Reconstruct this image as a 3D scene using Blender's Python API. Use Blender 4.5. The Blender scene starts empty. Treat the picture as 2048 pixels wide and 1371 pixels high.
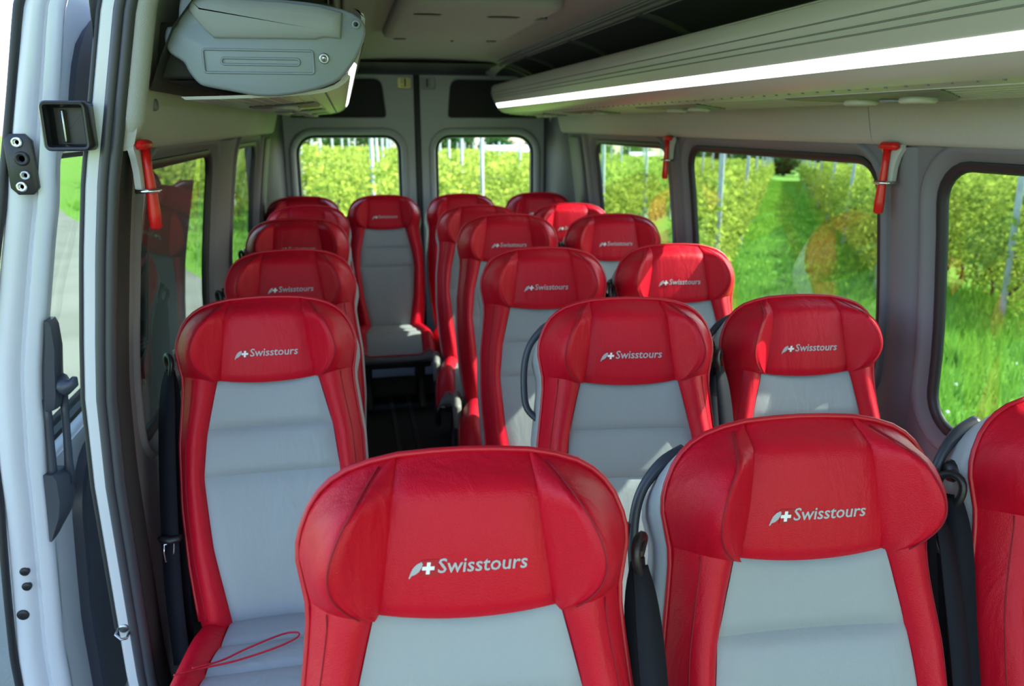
import bpy, bmesh, math, random
import numpy as np
from mathutils import Vector, Matrix, Euler
from mathutils.geometry import delaunay_2d_cdt

random.seed(7)
rng = np.random.default_rng(7)
scene = bpy.context.scene
COL = scene.collection

# ------------------------------------------------------------------ camera
FPX, YAW, PITCH, EYE = 1560.0, 0.2054, 0.2728, 1.555
cam_data = bpy.data.cameras.new('camera')
cam = bpy.data.objects.new('camera', cam_data)
COL.objects.link(cam)
_r = Vector((math.cos(YAW), -math.sin(YAW), 0))
_f = Vector((math.sin(YAW) * math.cos(PITCH), math.cos(YAW) * math.cos(PITCH), -math.sin(PITCH)))
_u = _r.cross(_f)
cam.matrix_world = Matrix(((_r.x, _u.x, -_f.x, 0), (_r.y, _u.y, -_f.y, 0), (_r.z, _u.z, -_f.z, EYE), (0, 0, 0, 1)))
cam_data.sensor_width = 23.6
cam_data.lens = FPX * 23.6 / 2048
cam_data.clip_start = 0.02
cam_data.clip_end = 800
cam_data.dof.use_dof = True
cam_data.dof.focus_distance = 1.35
cam_data.dof.aperture_fstop = 3.2
scene.camera = cam

# ------------------------------------------------------------------ light
SUN_TO = Vector((0.73, -0.115, 0.66)).normalized()      # towards the sun: right of the van, a little ahead
world = bpy.data.worlds.new('world')
scene.world = world
world.use_nodes = True
wn = world.node_tree
wn.nodes.clear()
wo = wn.nodes.new('ShaderNodeOutputWorld')
wb = wn.nodes.new('ShaderNodeBackground')
sky = wn.nodes.new('ShaderNodeTexSky')
sky.sky_type = 'NISHITA'
sky.sun_disc = False
sky.sun_elevation = math.asin(SUN_TO.z)
sky.sun_rotation = math.atan2(SUN_TO.x, SUN_TO.y)
sky.air_density = 1.0
sky.dust_density = 1.0
sky.ozone_density = 1.0
wb.inputs[1].default_value = 0.42
wn.links.new(sky.outputs[0], wb.inputs[0])
wn.links.new(wb.outputs[0], wo.inputs[0])
sun_data = bpy.data.lights.new('sun', 'SUN')
sun_data.energy = 8.0
sun_data.angle = 0.0093
sun_data.color = (1.0, 0.95, 0.86)
sun = bpy.data.objects.new('sun', sun_data)
COL.objects.link(sun)
sun.rotation_euler = SUN_TO.to_track_quat('Z', 'Y').to_euler()
vs = scene.view_settings
vs.view_transform = 'Standard'
vs.look = 'None'
vs.gamma = 1.0
vs.use_curve_mapping = False
vs.exposure = 0.92
scene.cycles.use_light_tree = False
scene.cycles.max_bounces = 7
scene.cycles.diffuse_bounces = 3
scene.cycles.glossy_bounces = 2
scene.cycles.transmission_bounces = 2
scene.cycles.caustics_reflective = False
scene.cycles.caustics_refractive = False

# ------------------------------------------------------------------ helpers
def sstep(a, b, x):
    t = min(1.0, max(0.0, (x - a) / (b - a)))
    return t * t * (3 - 2 * t)

def lerp(a, b, t):
    return a + (b - a) * t

def mesh(name, verts, faces, smooth=True):
    me = bpy.data.meshes.new(name)
    me.from_pydata([tuple(v) for v in verts], [], [tuple(f) for f in faces])
    if smooth:
        me.polygons.foreach_set('use_smooth', [True] * len(me.polygons))
    me.update()
    return me

def obj(name, me, mat=None, parent=None, loc=None, rot=None):
    o = bpy.data.objects.new(name, me)
    COL.objects.link(o)
    if mat is not None and me is not None and not me.materials:
        me.materials.append(mat)
    if parent is not None:
        o.parent = parent
    if loc is not None:
        o.location = loc
    if rot is not None:
        o.rotation_euler = rot
    return o

def tag(o, label=None, cat=None, group=None, kind=None):
    if label: o['label'] = label
    if cat: o['category'] = cat
    if group: o['group'] = group
    if kind: o['kind'] = kind
    return o

def empty(name, loc=(0, 0, 0), rot=(0, 0, 0)):
    o = bpy.data.objects.new(name, None)
    COL.objects.link(o)
    o.location = loc
    o.rotation_euler = rot
    return o

class MB:
    def __init__(self):
        self.v, self.f = [], []
    def add(self, verts, faces):
        b = len(self.v)
        self.v += [tuple(p) for p in verts]
        self.f += [tuple(i + b for i in f) for f in faces]
        return self
    def grid(self, fn, nu, nv, closed_u=False):
        b = len(self.v)
        for j in range(nv + 1):
            for i in range(nu + (0 if closed_u else 1)):
                self.v.append(tuple(fn(i / nu, j / nv)))
        w = nu if closed_u else nu + 1
        for j in range(nv):
            for i in range(nu):
                i2 = (i + 1) % w if closed_u else i + 1
                self.f.append((b + j * w + i, b + j * w + i2, b + (j + 1) * w + i2, b + (j + 1) * w + i))
        return self
    def loops(self, loops, closed=True, cap0=False, cap1=False):
        b = len(self.v)
        n = len(loops[0])
        for L in loops:
            self.v += [tuple(p) for p in L]
        for j in range(len(loops) - 1):
            for i in range(n if closed else n - 1):
                i2 = (i + 1) % n
                self.f.append((b + j * n + i, b + j * n + i2, b + (j + 1) * n + i2, b + (j + 1) * n + i))
        if cap0: self.f.append(tuple(b + i for i in reversed(range(n))))
        if cap1: self.f.append(tuple(b + (len(loops) - 1) * n + i for i in range(n)))
        return self
    def tube(self, pts, rad, n=8, closed=False, caps=True, flat=1.0):
        pts = [Vector(p) for p in pts]
        m = len(pts)
        rads = rad if hasattr(rad, '__len__') else [rad] * m
        loops = []
        prev = None
        for i in range(m):
            a = pts[(i - 1) % m] if (closed or i > 0) else pts[i]
            c = pts[(i + 1) % m] if (closed or i < m - 1) else pts[i]
            t = (c - a).normalized()
            if prev is None:
                up = Vector((0, 0, 1)) if abs(t.z) < 0.9 else Vector((1, 0, 0))
            else:
                up = prev
            s = t.cross(up).normalized()
            up = s.cross(t).normalized()
            prev = up
            loops.append([pts[i] + s * (math.cos(q) * rads[i]) + up * (math.sin(q) * rads[i] * flat) for q in [2 * math.pi * k / n for k in range(n)]])
        if closed:
            loops.append(loops[0])
            return self.loops(loops)
        return self.loops(loops, True, caps, caps)
    def box(self, c, d, bev=0.0):
        cx, cy, cz = c
        hx, hy, hz = d[0] / 2, d[1] / 2, d[2] / 2
        if bev <= 0:
            vv = [(cx + sx * hx, cy + sy * hy, cz + sz * hz) for sz in (-1, 1) for sy in (-1, 1) for sx in (-1, 1)]
            return self.add(vv, [(0, 2, 3, 1), (4, 5, 7, 6), (0, 1, 5, 4), (2, 6, 7, 3), (0, 4, 6, 2), (1, 3, 7, 5)])
        b = min(bev, hx, hy, hz)
        def ring(ex, ey, z):
            out = []
            for sx, sy, a0 in ((1, 1, 0), (-1, 1, 90), (-1, -1, 180), (1, -1, 270)):
                for k in range(3):
                    a = math.radians(a0 + 45 * k)
                    out.append((cx + sx * (hx - b) + ex * math.cos(a), cy + sy * (hy - b) + ex * math.sin(a), z))
            return out
        return self.loops([ring(0.0, 0, cz - hz), ring(b * .7, 0, cz - hz + b * .3), ring(b, 0, cz - hz + b), ring(b, 0, cz + hz - b), ring(b * .7, 0, cz + hz - b * .3), ring(0.0, 0, cz + hz)], True, True, True)
    def ribbon(self, pts, wdirs, w, th=0.0015):
        loops = []
        pts = [Vector(p) for p in pts]
        for i, p in enumerate(pts):
            t = (pts[min(i + 1, len(pts) - 1)] - pts[max(i - 1, 0)]).normalized()
            d = Vector(wdirs[i] if isinstance(wdirs, list) else wdirs).normalized()
            d = (d - t * d.dot(t)).normalized()
            nn = t.cross(d)
            ww = w[i] if hasattr(w, '__len__') else w
            loops.append([p - d * ww / 2 - nn * th, p + d * ww / 2 - nn * th, p + d * ww / 2 + nn * th, p - d * ww / 2 + nn * th])
        return self.loops(loops, True, True, True)
    def lathe(self, prof, c=(0, 0, 0), axis='z', n=16):
        c = Vector(c)
        loops = []
        for r, h in prof:
            L = []
            for k in range(n):
                a = 2 * math.pi * k / n
                p = (r * math.cos(a), r * math.sin(a), h)
                if axis == 'y': p = (p[0], p[2], p[1])
                if axis == 'x': p = (p[2], p[0], p[1])
                L.append(c + Vector(p))
            loops.append(L)
        return self.loops(loops, True, True, True)
    def mesh(self, name, smooth=True):
        return mesh(name, self.v, self.f, smooth)
    def build(self, name, mat, parent=None, smooth=True, loc=None, rot=None):
        return obj(name, self.mesh(name, smooth), mat, parent, loc, rot)

def autosmooth(o, ang=40):
    me = o.data
    bm = bmesh.new(); bm.from_mesh(me)
    bmesh.ops.recalc_face_normals(bm, faces=bm.faces)
    a = math.radians(ang)
    for e in bm.edges:
        if len(e.link_faces) == 2 and e.calc_face_angle(0) > a: e.smooth = False
    bm.to_mesh(me); bm.free()
    return o

def catmull(pts, k=6, closed=False):
    pts = [Vector(p) for p in pts]
    n = len(pts)
    out = []
    for i in range(n if closed else n - 1):
        g = (lambda j: pts[j % n]) if closed else (lambda j: pts[min(max(j, 0), n - 1)])
        p0, p1, p2, p3 = g(i - 1), g(i), g(i + 1), g(i + 2)
        for q in range(k):
            t = q / k
            out.append(0.5 * (2 * p1 + (p2 - p0) * t + (2 * p0 - 5 * p1 + 4 * p2 - p3) * t * t + (3 * p1 - p0 - 3 * p2 + p3) * t ** 3))
    if not closed: out.append(pts[-1])
    return out

def rrect(a0, a1, b0, b1, r, n=6):
    if not hasattr(r, '__len__'): r = [r] * 4
    out = []
    for (ca, cb, rr, s) in ((a1 - r[0], b1 - r[0], r[0], 0), (a0 + r[1], b1 - r[1], r[1], 90), (a0 + r[2], b0 + r[2], r[2], 180), (a1 - r[3], b0 + r[3], r[3], 270)):
        for k in range(n + 1):
            a = math.radians(s + 90 * k / n)
            out.append((ca + rr * math.cos(a), cb + rr * math.sin(a)))
    return out

def runs(poly, step=0.08):
    out = []
    for i in range(len(poly)):
        a, b = Vector(poly[i]), Vector(poly[(i + 1) % len(poly)])
        m = max(1, int((b - a).length / step))
        out += [tuple(a.lerp(b, k / m)) for k in range(m)]
    return out

def inpoly(p, poly):
    x, y = p
    c = False
    n = len(poly)
    j = n - 1
    for i in range(n):
        xi, yi = poly[i]; xj, yj = poly[j]
        if (yi > y) != (yj > y) and x < (xj - xi) * (y - yi) / (yj - yi) + xi: c = not c
        j = i
    return c

def inset(poly, d):
    """offset a counter-clockwise polygon inwards by d"""
    n = len(poly)
    out = []
    for i in range(n):
        p0, p1, p2 = Vector(poly[i - 1]), Vector(poly[i]), Vector(poly[(i + 1) % n])
        e1 = (p1 - p0); e2 = (p2 - p1)
        if e1.length < 1e-9: e1 = e2
        if e2.length < 1e-9: e2 = e1
        n1 = Vector((-e1.y, e1.x)).normalized(); n2 = Vector((-e2.y, e2.x)).normalized()
        b = (n1 + n2)
        b = b / max(1e-6, b.length)
        q = p1 + b * d / max(0.5, b.dot(n1))
        out.append((q.x, q.y))
    return out

def flat_fill(outer, holes=(), step=0.12):
    """triangulate a 2-D polygon with holes, with interior points so that it can be bent"""
    def dense(poly):
        out = []
        for i in range(len(poly)):
            a, b = Vector(poly[i]), Vector(poly[(i + 1) % len(poly)])
            m = max(1, int((b - a).length / (step * 0.7)))
            out += [tuple(a.lerp(b, k / m)) for k in range(m)]
        return out
    if step:
        outer = dense(outer); holes = [dense(h) for h in holes]
    pts, edges = [], []
    for L in [outer] + list(holes):
        b = len(pts)
        pts += [Vector(p) for p in L]
        edges += [(b + i, b + (i + 1) % len(L)) for i in range(len(L))]
    xs = [p[0] for p in outer]; ys = [p[1] for p in outer]
    if step:
        nx = int((max(xs) - min(xs)) / step); ny = int((max(ys) - min(ys)) / step)
        for i in range(1, nx + 1):
            for j in range(1, ny + 1):
                p = (min(xs) + i * (max(xs) - min(xs)) / (nx + 1), min(ys) + j * (max(ys) - min(ys)) / (ny + 1))
                if inpoly(p, outer) and not any(inpoly(p, h) for h in holes): pts.append(Vector(p))
    v, e, f, *_ = delaunay_2d_cdt(pts, edges, [], 0, 1e-6)
    keep = []
    for t in f:
        c = sum((v[i] for i in t), Vector((0, 0))) / len(t)
        if inpoly(c, outer) and not any(inpoly(c, h) for h in holes): keep.append(tuple(t))
    return [tuple(p) for p in v], keep

# ------------------------------------------------------------------ materials
def mat(name, col, rough=0.5, metal=0.0, bump=None, vary=None, spec=0.5, coat=0.0, sheen=0.0):
    """bump = list of (scale xyz, strength, distance, kind); vary = (scale, second colour, low, high)"""
    m = bpy.data.materials.new(name)
    m.use_nodes = True
    nt = m.node_tree
    b = nt.nodes['Principled BSDF']
    b.inputs['Base Color'].default_value = (*col, 1)
    b.inputs['Roughness'].default_value = rough
    b.inputs['Metallic'].default_value = metal
    b.inputs['Specular IOR Level'].default_value = spec
    if coat: b.inputs['Coat Weight'].default_value = coat; b.inputs['Coat Roughness'].default_value = 0.08
    tc = nt.nodes.new('ShaderNodeTexCoord')
    if vary:
        sc, c2, lo, hi = vary
        mp = nt.nodes.new('ShaderNodeMapping')
        mp.inputs['Scale'].default_value = sc if hasattr(sc, '__len__') else (sc,) * 3
        nz = nt.nodes.new('ShaderNodeTexNoise'); nz.inputs['Scale'].default_value = 1.0; nz.inputs['Detail'].default_value = 4
        rp = nt.nodes.new('ShaderNodeMapRange'); rp.inputs[1].default_value = lo; rp.inputs[2].default_value = hi
        mx = nt.nodes.new('ShaderNodeMix'); mx.data_type = 'RGBA'
        mx.inputs[6].default_value = (*col, 1); mx.inputs[7].default_value = (*c2, 1)
        nt.links.new(tc.outputs['Object'], mp.inputs[0]); nt.links.new(mp.outputs[0], nz.inputs['Vector'])
        nt.links.new(nz.outputs['Fac'], rp.inputs[0]); nt.links.new(rp.outputs[0], mx.inputs[0])
        nt.links.new(mx.outputs[2], b.inputs['Base Color'])
    prev = None
    for sc, st, dist, kind in (bump or []):
        mp = nt.nodes.new('ShaderNodeMapping')
        mp.inputs['Scale'].default_value = sc if hasattr(sc, '__len__') else (sc,) * 3
        nt.links.new(tc.outputs['Object'], mp.inputs[0])
        if kind == 'voronoi':
            tx = nt.nodes.new('ShaderNodeTexVoronoi'); tx.inputs['Scale'].default_value = 1.0; out = tx.outputs['Distance']
        elif kind == 'wave':
            tx = nt.nodes.new('ShaderNodeTexWave'); tx.inputs['Scale'].default_value = 1.0; tx.inputs['Distortion'].default_value = 6; out = tx.outputs['Fac']
        else:
            tx = nt.nodes.new('ShaderNodeTexNoise'); tx.inputs['Scale'].default_value = 1.0; tx.inputs['Detail'].default_value = 3; tx.inputs['Distortion'].default_value = 0.6 if kind == 'fold' else 0; out = tx.outputs['Fac']
        nt.links.new(mp.outputs[0], tx.inputs['Vector'])
        bp = nt.nodes.new('ShaderNodeBump')
        bp.inputs['Strength'].default_value = st
        bp.inputs['Distance'].default_value = dist
        nt.links.new(out, bp.inputs['Height'])
        if prev: nt.links.new(prev, bp.inputs['Normal'])
        prev = bp.outputs[0]
    if prev: nt.links.new(prev, b.inputs['Normal'])
    return m

def glass_mat(name, tint, ior=1.55, rough=0.0):
    m = bpy.data.materials.new(name)
    m.use_nodes = True
    nt = m.node_tree
    nt.nodes.clear()
    o = nt.nodes.new('ShaderNodeOutputMaterial')
    mx = nt.nodes.new('ShaderNodeMixShader')
    tr = nt.nodes.new('ShaderNodeBsdfTransparent'); tr.inputs[0].default_value = (*tint, 1)
    gl = nt.nodes.new('ShaderNodeBsdfGlossy'); gl.inputs['Roughness'].default_value = rough
    lw = nt.nodes.new('ShaderNodeLayerWeight'); lw.inputs[0].default_value = 0.5       # facing is the same from both sides
    r0 = ((ior - 1) / (ior + 1)) ** 2
    pw = nt.nodes.new('ShaderNodeMath'); pw.operation = 'POWER'; pw.inputs[1].default_value = 5
    fr = nt.nodes.new('ShaderNodeMath'); fr.operation = 'MULTIPLY_ADD'; fr.inputs[1].default_value = 1 - r0; fr.inputs[2].default_value = r0
    nt.links.new(lw.outputs['Facing'], pw.inputs[0]); nt.links.new(pw.outputs[0], fr.inputs[0])
    nt.links.new(fr.outputs[0], mx.inputs[0]); nt.links.new(tr.outputs[0], mx.inputs[1]); nt.links.new(gl.outputs[0], mx.inputs[2])
    nt.links.new(mx.outputs[0], o.inputs[0])
    return m

def leaf_mat(name, c1, c2, scale):
    m = bpy.data.materials.new(name)
    m.use_nodes = True
    nt = m.node_tree
    nt.nodes.clear()
    o = nt.nodes.new('ShaderNodeOutputMaterial')
    geo = nt.nodes.new('ShaderNodeNewGeometry')
    nz = nt.nodes.new('ShaderNodeTexNoise'); nz.inputs['Scale'].default_value = scale; nz.inputs['Detail'].default_value = 3
    nt.links.new(geo.outputs['Position'], nz.inputs['Vector'])
    rp = nt.nodes.new('ShaderNodeMapRange'); rp.inputs[1].default_value = 0.35; rp.inputs[2].default_value = 0.65
    nt.links.new(nz.outputs['Fac'], rp.inputs[0])
    add = nt.nodes.new('ShaderNodeMath'); add.operation = 'MULTIPLY_ADD'; add.inputs[1].default_value = 0.55; add.use_clamp = True
    nt.links.new(geo.outputs['Random Per Island'], add.inputs[0])
    hlf = nt.nodes.new('ShaderNodeMath'); hlf.operation = 'MULTIPLY'; hlf.inputs[1].default_value = 0.5
    nt.links.new(rp.outputs[0], hlf.inputs[0]); nt.links.new(hlf.outputs[0], add.inputs[2])
    mx = nt.nodes.new('ShaderNodeMix'); mx.data_type = 'RGBA'; mx.inputs[6].default_value = (*c1, 1); mx.inputs[7].default_value = (*c2, 1)
    nt.links.new(add.outputs[0], mx.inputs[0])
    df = nt.nodes.new('ShaderNodeBsdfDiffuse'); tl = nt.nodes.new('ShaderNodeBsdfTranslucent')
    ms = nt.nodes.new('ShaderNodeMixShader'); ms.inputs[0].default_value = 0.42
    nt.links.new(mx.outputs[2], df.inputs[0]); nt.links.new(mx.outputs[2], tl.inputs[0])
    nt.links.new(df.outputs[0], ms.inputs[1]); nt.links.new(tl.outputs[0], ms.inputs[2])
    nt.links.new(ms.outputs[0], o.inputs[0])
    return m

LEATHER = [((20, 20, 5), 0.20, 0.014, 'fold'), (650, 0.20, 0.0012, 'voronoi')]
LEATHER_RED = [((26, 26, 6), 0.26, 0.016, 'fold'), (560, 0.28, 0.0014, 'voronoi')]
M = dict(
    red=mat('red_leather', (0.56, 0.004, 0.020), 0.42, bump=LEATHER_RED, spec=0.24),
    red_seam=mat('dark_red_thread', (0.26, 0.003, 0.014), 0.7),
    red_pipe=mat('red_piping', (0.50, 0.005, 0.020), 0.4),
    grey=mat('grey_leather', (0.31, 0.335, 0.355), 0.46, bump=LEATHER, spec=0.45),
    shell=mat('seat_shell_grey', (0.38, 0.40, 0.43), 0.42, bump=[(700, 0.12, 0.0006, 'noise')]),
    thread=mat('silver_thread', (0.43, 0.44, 0.47), 0.45, bump=[((900, 200, 900), 0.3, 0.0008, 'noise')]),
    thread_w=mat('white_thread', (0.85, 0.85, 0.86), 0.5),
    patch=mat('crest_red_thread', (0.42, 0.0, 0.008), 0.6),
    black=mat('black_plastic', (0.012, 0.012, 0.014), 0.38, bump=[(400, 0.1, 0.0006, 'noise')]),
    handle=mat('slate_plastic', (0.034, 0.038, 0.055), 0.4),
    strap=mat('belt_webbing', (0.010, 0.011, 0.018), 0.75, spec=0.2, bump=[((300, 300, 900), 0.4, 0.0008, 'noise')]),
    chrome=mat('chrome', (0.75, 0.76, 0.78), 0.15, metal=1.0),
    steel=mat('brushed_steel', (0.42, 0.43, 0.44), 0.35, metal=1.0),
    base=mat('seat_base_black', (0.02, 0.02, 0.024), 0.5),
    base_cover=mat('seat_cover_grey', (0.22, 0.225, 0.22), 0.5),
    trim=mat('trim_grey_plastic', (0.175, 0.168, 0.19), 0.65, spec=0.25, bump=[(500, 0.12, 0.0007, 'noise')]),
    matte=mat('matte_lining', (0.05, 0.047, 0.05), 0.9, spec=0.05, bump=[(500, 0.12, 0.0007, 'noise')]),
    trim_dark=mat('trim_dark_plastic', (0.055, 0.053, 0.06), 0.5, bump=[(500, 0.12, 0.0007, 'noise')]),
    head=mat('headliner_leatherette', (0.40, 0.395, 0.375), 0.6, bump=[(420, 0.35, 0.0012, 'voronoi')]),
    ceil=mat('ceiling_fabric', (0.30, 0.29, 0.275), 0.8, bump=[(600, 0.2, 0.0008, 'noise')]),
    liner=mat('rack_liner_dark', (0.035, 0.036, 0.036), 0.75, bump=[(500, 0.2, 0.0008, 'noise')]),
    liner_rib=mat('rack_rib_grey', (0.11, 0.11, 0.105), 0.5),
    rack=mat('rack_cream_plastic', (0.42, 0.41, 0.37), 0.32, bump=[(700, 0.08, 0.0005, 'noise')]),
    rack_end=mat('rack_end_grey', (0.235, 0.265, 0.31), 0.42, bump=[(700, 0.12, 0.0006, 'noise')]),
    rack_lid=mat('rack_end_lid_grey', (0.27, 0.28, 0.29), 0.5, bump=[(700, 0.12, 0.0006, 'noise')]),
    groove=mat('groove_grey', (0.16, 0.16, 0.15), 0.6),
    vent=mat('vent_grey', (0.13, 0.13, 0.115), 0.45),
    rubber=mat('black_rubber', (0.014, 0.014, 0.018), 0.5),
    seal=mat('seal_rubber', (0.045, 0.044, 0.055), 0.42),
    white=mat('white_paint', (0.62, 0.63, 0.67), 0.22, coat=0.6, spec=0.5),
    door_grey=mat('rear_door_grey', (0.36, 0.37, 0.37), 0.4),
    door_dark=mat('rear_door_inset', (0.018, 0.016, 0.016), 0.8),
    gold=mat('yellow_zinc', (0.48, 0.42, 0.22), 0.4, metal=0.8),
    floor=mat('floor_rubber', (0.012, 0.012, 0.013), 0.6, bump=[(120, 0.3, 0.002, 'voronoi')]),
    rail=mat('floor_rail', (0.10, 0.10, 0.105), 0.4, metal=0.7),
    hammer=mat('hammer_red', (0.62, 0.008, 0.006), 0.35),
    holder=mat('hammer_holder_grey', (0.42, 0.42, 0.43), 0.3),
    cord=mat('red_cord', (0.55, 0.0, 0.02), 0.6),
    glass=glass_mat('green_tinted_glass', (0.62, 0.72, 0.64), 1.75),
    glass_rear=glass_mat('clear_glass', (0.97, 0.985, 0.97), 1.5),
    post=mat('galvanised_post', (0.42, 0.46, 0.50), 0.5, vary=(6, (0.30, 0.33, 0.36), 0.3, 0.7)),
    wood=mat('vine_bark', (0.085, 0.06, 0.04), 0.9, bump=[(30, 0.6, 0.02, 'noise')]),
    wall_far=mat('white_render', (0.75, 0.76, 0.74), 0.7),
    roof_far=mat('pale_roof', (0.62, 0.68, 0.74), 0.5),
    roof_dark=mat('slate_roof', (0.12, 0.12, 0.13), 0.6),
    win_far=mat('dark_window', (0.03, 0.035, 0.04), 0.2),
    vine=leaf_mat('vine_leaf', (0.08, 0.18, 0.02), (0.52, 0.60, 0.11), 2.2),
    tree=leaf_mat('tree_leaf', (0.02, 0.07, 0.02), (0.06, 0.14, 0.04), 0.6),
    blade=leaf_mat('grass_blade', (0.10, 0.27, 0.03), (0.25, 0.46, 0.07), 0.9),
    flower=mat('clover_white', (0.8, 0.8, 0.76), 0.7),
)
def emit(name, col, s):
    m = bpy.data.materials.new(name); m.use_nodes = True
    nt = m.node_tree; nt.nodes.clear()
    o = nt.nodes.new('ShaderNodeOutputMaterial'); e = nt.nodes.new('ShaderNodeEmission')
    e.inputs[0].default_value = (*col, 1); e.inputs[1].default_value = s
    nt.links.new(e.outputs[0], o.inputs[0])
    return m
M['lamp'] = emit('lamp_diffuser', (0.97, 0.98, 1.0), 2.6)

# ------------------------------------------------------------------ the van: shell
XC = 0.475
YF, YB = -1.5, 5.30                 # cab end and rear doors
DOOR_Y = 1.70                       # rear edge of the sliding-door opening
_HZ = [0.0, 0.3, 0.8, 1.0, 1.12, 1.3, 1.45, 1.56, 1.78, 1.90]
_HW = [0.960, 0.985, 0.990, 0.982, 0.968, 0.944, 0.920, 0.896, 0.848, 0.800]
def hw(z):
    return float(np.interp(z, _HZ, _HW))
def wx(side, z, out=0.0):
    """x of the inside of the wall (side -1 left, +1 right) moved outwards by out"""
    return XC + side * (hw(z) + out)

def wall_piece(name, side, outer, holes, m, out=0.0, step=0.12, parent=None):
    v, f = flat_fill(outer, holes, step)
    return autosmooth(obj(name, mesh(name, [(wx(side, z, out), y, z) for y, z in v], f), m, parent), 50)

def on_wall(side, loop, out):
    return [(wx(side, z, out), y, z) for y, z in loop]

WR = [(0.83, 1.668), (1.915, 3.13), (3.37, 4.42)]            # right window glass, y ranges
WL = [(1.92, 2.96), (3.52, 4.42)]                          # left window glass
ZG0, ZG1 = 0.80, 1.455

def glass_outline(y0, y1):
    return runs(rrect(y0, y1, ZG0, ZG1, 0.085))

n_win = 0
def side_window(side, y0, y1, wall, label):
    global n_win
    n_win += 1
    G = glass_outline(y0, y1)
    H = inset(G, -0.060)
    w = empty('window_%d' % n_win, (0, 0, 0))
    tag(w, label, 'window', kind='structure')
    fr = MB()
    rings = [(0.0, 0.0), (0.005, -0.010), (0.014, -0.012), (0.024, -0.006), (0.034, 0.010), (0.046, 0.016)]
    fr.loops([on_wall(side, inset(H, i), d) for i, d in rings])
    autosmooth(fr.build('window_surround', M['trim'], w), 60)
    gk = MB()
    rings = [(0.040, 0.018), (0.043, 0.008), (0.050, 0.006), (0.060, 0.010), (0.066, 0.016), (0.066, 0.024)]
    gk.loops([on_wall(side, inset(H, i), d) for i, d in rings])
    autosmooth(gk.build('gasket', M['rubber'], w), 60)
    v, f = flat_fill(inset(G, -0.02), (), 0.25)
    obj('pane', mesh('pane', [(wx(side, z, 0.022), y, z) for y, z in v], f), M['glass'], w)
    return H

# walls (inner trim) with window holes
def rect(y0, y1, z0, z1): return [(y0, z0), (y1, z0), (y1, z1), (y0, z1)]
HR = [side_window(1, a, b, None, t) for (a, b), t in zip(WR, (
    'front right side window at the right edge, showing grass and a vine row',
    'middle right side window showing the mown grass lane between vines',
    'rearmost right side window beside the back seats'))]
HL = [side_window(-1, a, b, None, t) for (a, b), t in zip(WL, (
    'front left side window behind the open sliding door',
    'narrow-looking rear left side window before the back row'))]
tag(wall_piece('wall_right', 1, rect(-0.05, YB, 0.0, 1.62), HR, M['trim']), 'dark grey plastic right wall lining with three windows', 'wall', kind='structure')
tag(wall_piece('wall_left', -1, rect(DOOR_Y, YB, 0.0, 1.62), HL, M['trim']), 'dark grey plastic left wall lining behind the door opening', 'wall', kind='structure')
# outer skin
tag(wall_piece('wall_right_outer', 1, rect(-0.05, YB + .1, -0.25, 1.90), [glass_outline(a, b) for a, b in WR], M['white'], 0.030), 'white painted outer right side of the van', 'wall', kind='structure')
tag(wall_piece('wall_left_outer', -1, rect(DOOR_Y - 0.0, YB + .1, -0.25, 1.90), [glass_outline(a, b) for a, b in WL], M['white'], 0.030), 'white painted outer left side of the van', 'wall', kind='structure')

# relief on the pillars: long raised ribs along the window surrounds
n_trim = 0
def trim(mb, m, label, smooth=True, ang=50):
    global n_trim
    n_trim += 1
    o = mb.build('trim_%d' % n_trim, m, None, smooth)
    autosmooth(o, ang)
    return tag(o, label, 'trim', kind='structure')
def pillar_cover(side, y0, y1, label):
    m_ = MB()
    zz = [0.30 + (1.50 - 0.30) * k / 24 for k in range(25)]
    prof = [(0.0, 0.004), (0.10, -0.006), (0.2, -0.013), (0.5, -0.015), (0.8, -0.013), (0.90, -0.006), (1.0, 0.004)]
    m_.loops([[(wx(side, z, o_), lerp(y0, y1, t), z) for t, o_ in prof] for z in zz], closed=False)
    return trim(m_, M['trim'], label)
def edge_cover():
    m_ = MB()
    zz = [0.02 + (1.52 - 0.02) * k / 30 for k in range(31)]
    m_.loops([[(wx(-1, z, o_), y, z) for y, o_ in ((1.694, 0.012), (1.696, 0.0), (1.702, -0.006), (1.76, -0.008), (1.80, -0.006), (1.815, 0.002))] for z in zz], closed=False)
    return trim(m_, M['matte'], 'dark matte lining strip between the door seal and the left window')
edge_cover()
pillar_cover(1, 1.732, 1.845, 'grey plastic cover of the right pillar carrying the nearer red hammer')
pillar_cover(1, 3.20, 3.30, 'grey plastic cover of the right pillar carrying the farther red hammer')
pillar_cover(1, 4.50, 4.61, 'grey plastic cover of the rearmost right pillar')
pillar_cover(-1, 3.04, 3.44, 'grey plastic cover of the pillar between the two left windows')
pillar_cover(-1, 4.50, 4.61, 'grey plastic cover of the rearmost left pillar')
# header panels above the windows, padded leatherette
def header(side, y0, y1, label, m, rows=1):
    mb = MB()
    prof = [(1.512, 0.0), (1.505, -0.010), (1.508, -0.020), (1.518, -0.026), (1.54, -0.028), (1.60, -0.030), (1.66, -0.030)] + ([(1.75, -0.028), (1.83, -0.02), (1.88, 0.0), (1.9, 0.03)] if side < 0 else [])
    ys = [y0 + (y1 - y0) * k / 40 for k in range(41)]
    mb.loops([[(wx(side, z, o_), y, z) for z, o_ in prof] for y in ys], closed=False)
    if y0 > 0:
        mb.loops([[(wx(side, z, o_), y0, z) for z, o_ in prof], [(wx(side, z, 0.0), y0 - .004, z) for z, o_ in prof]], closed=False)
    return trim(mb, m, label)
header(1, -1.0, 1.875, 'pale grained header panel above the front right window', M['head'])
header(1, 1.879, 3.34, 'pale grained header panel above the middle right window', M['head'])
header(1, 3.344, 5.2, 'pale grained header panel above the rearmost right window', M['head'])
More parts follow.
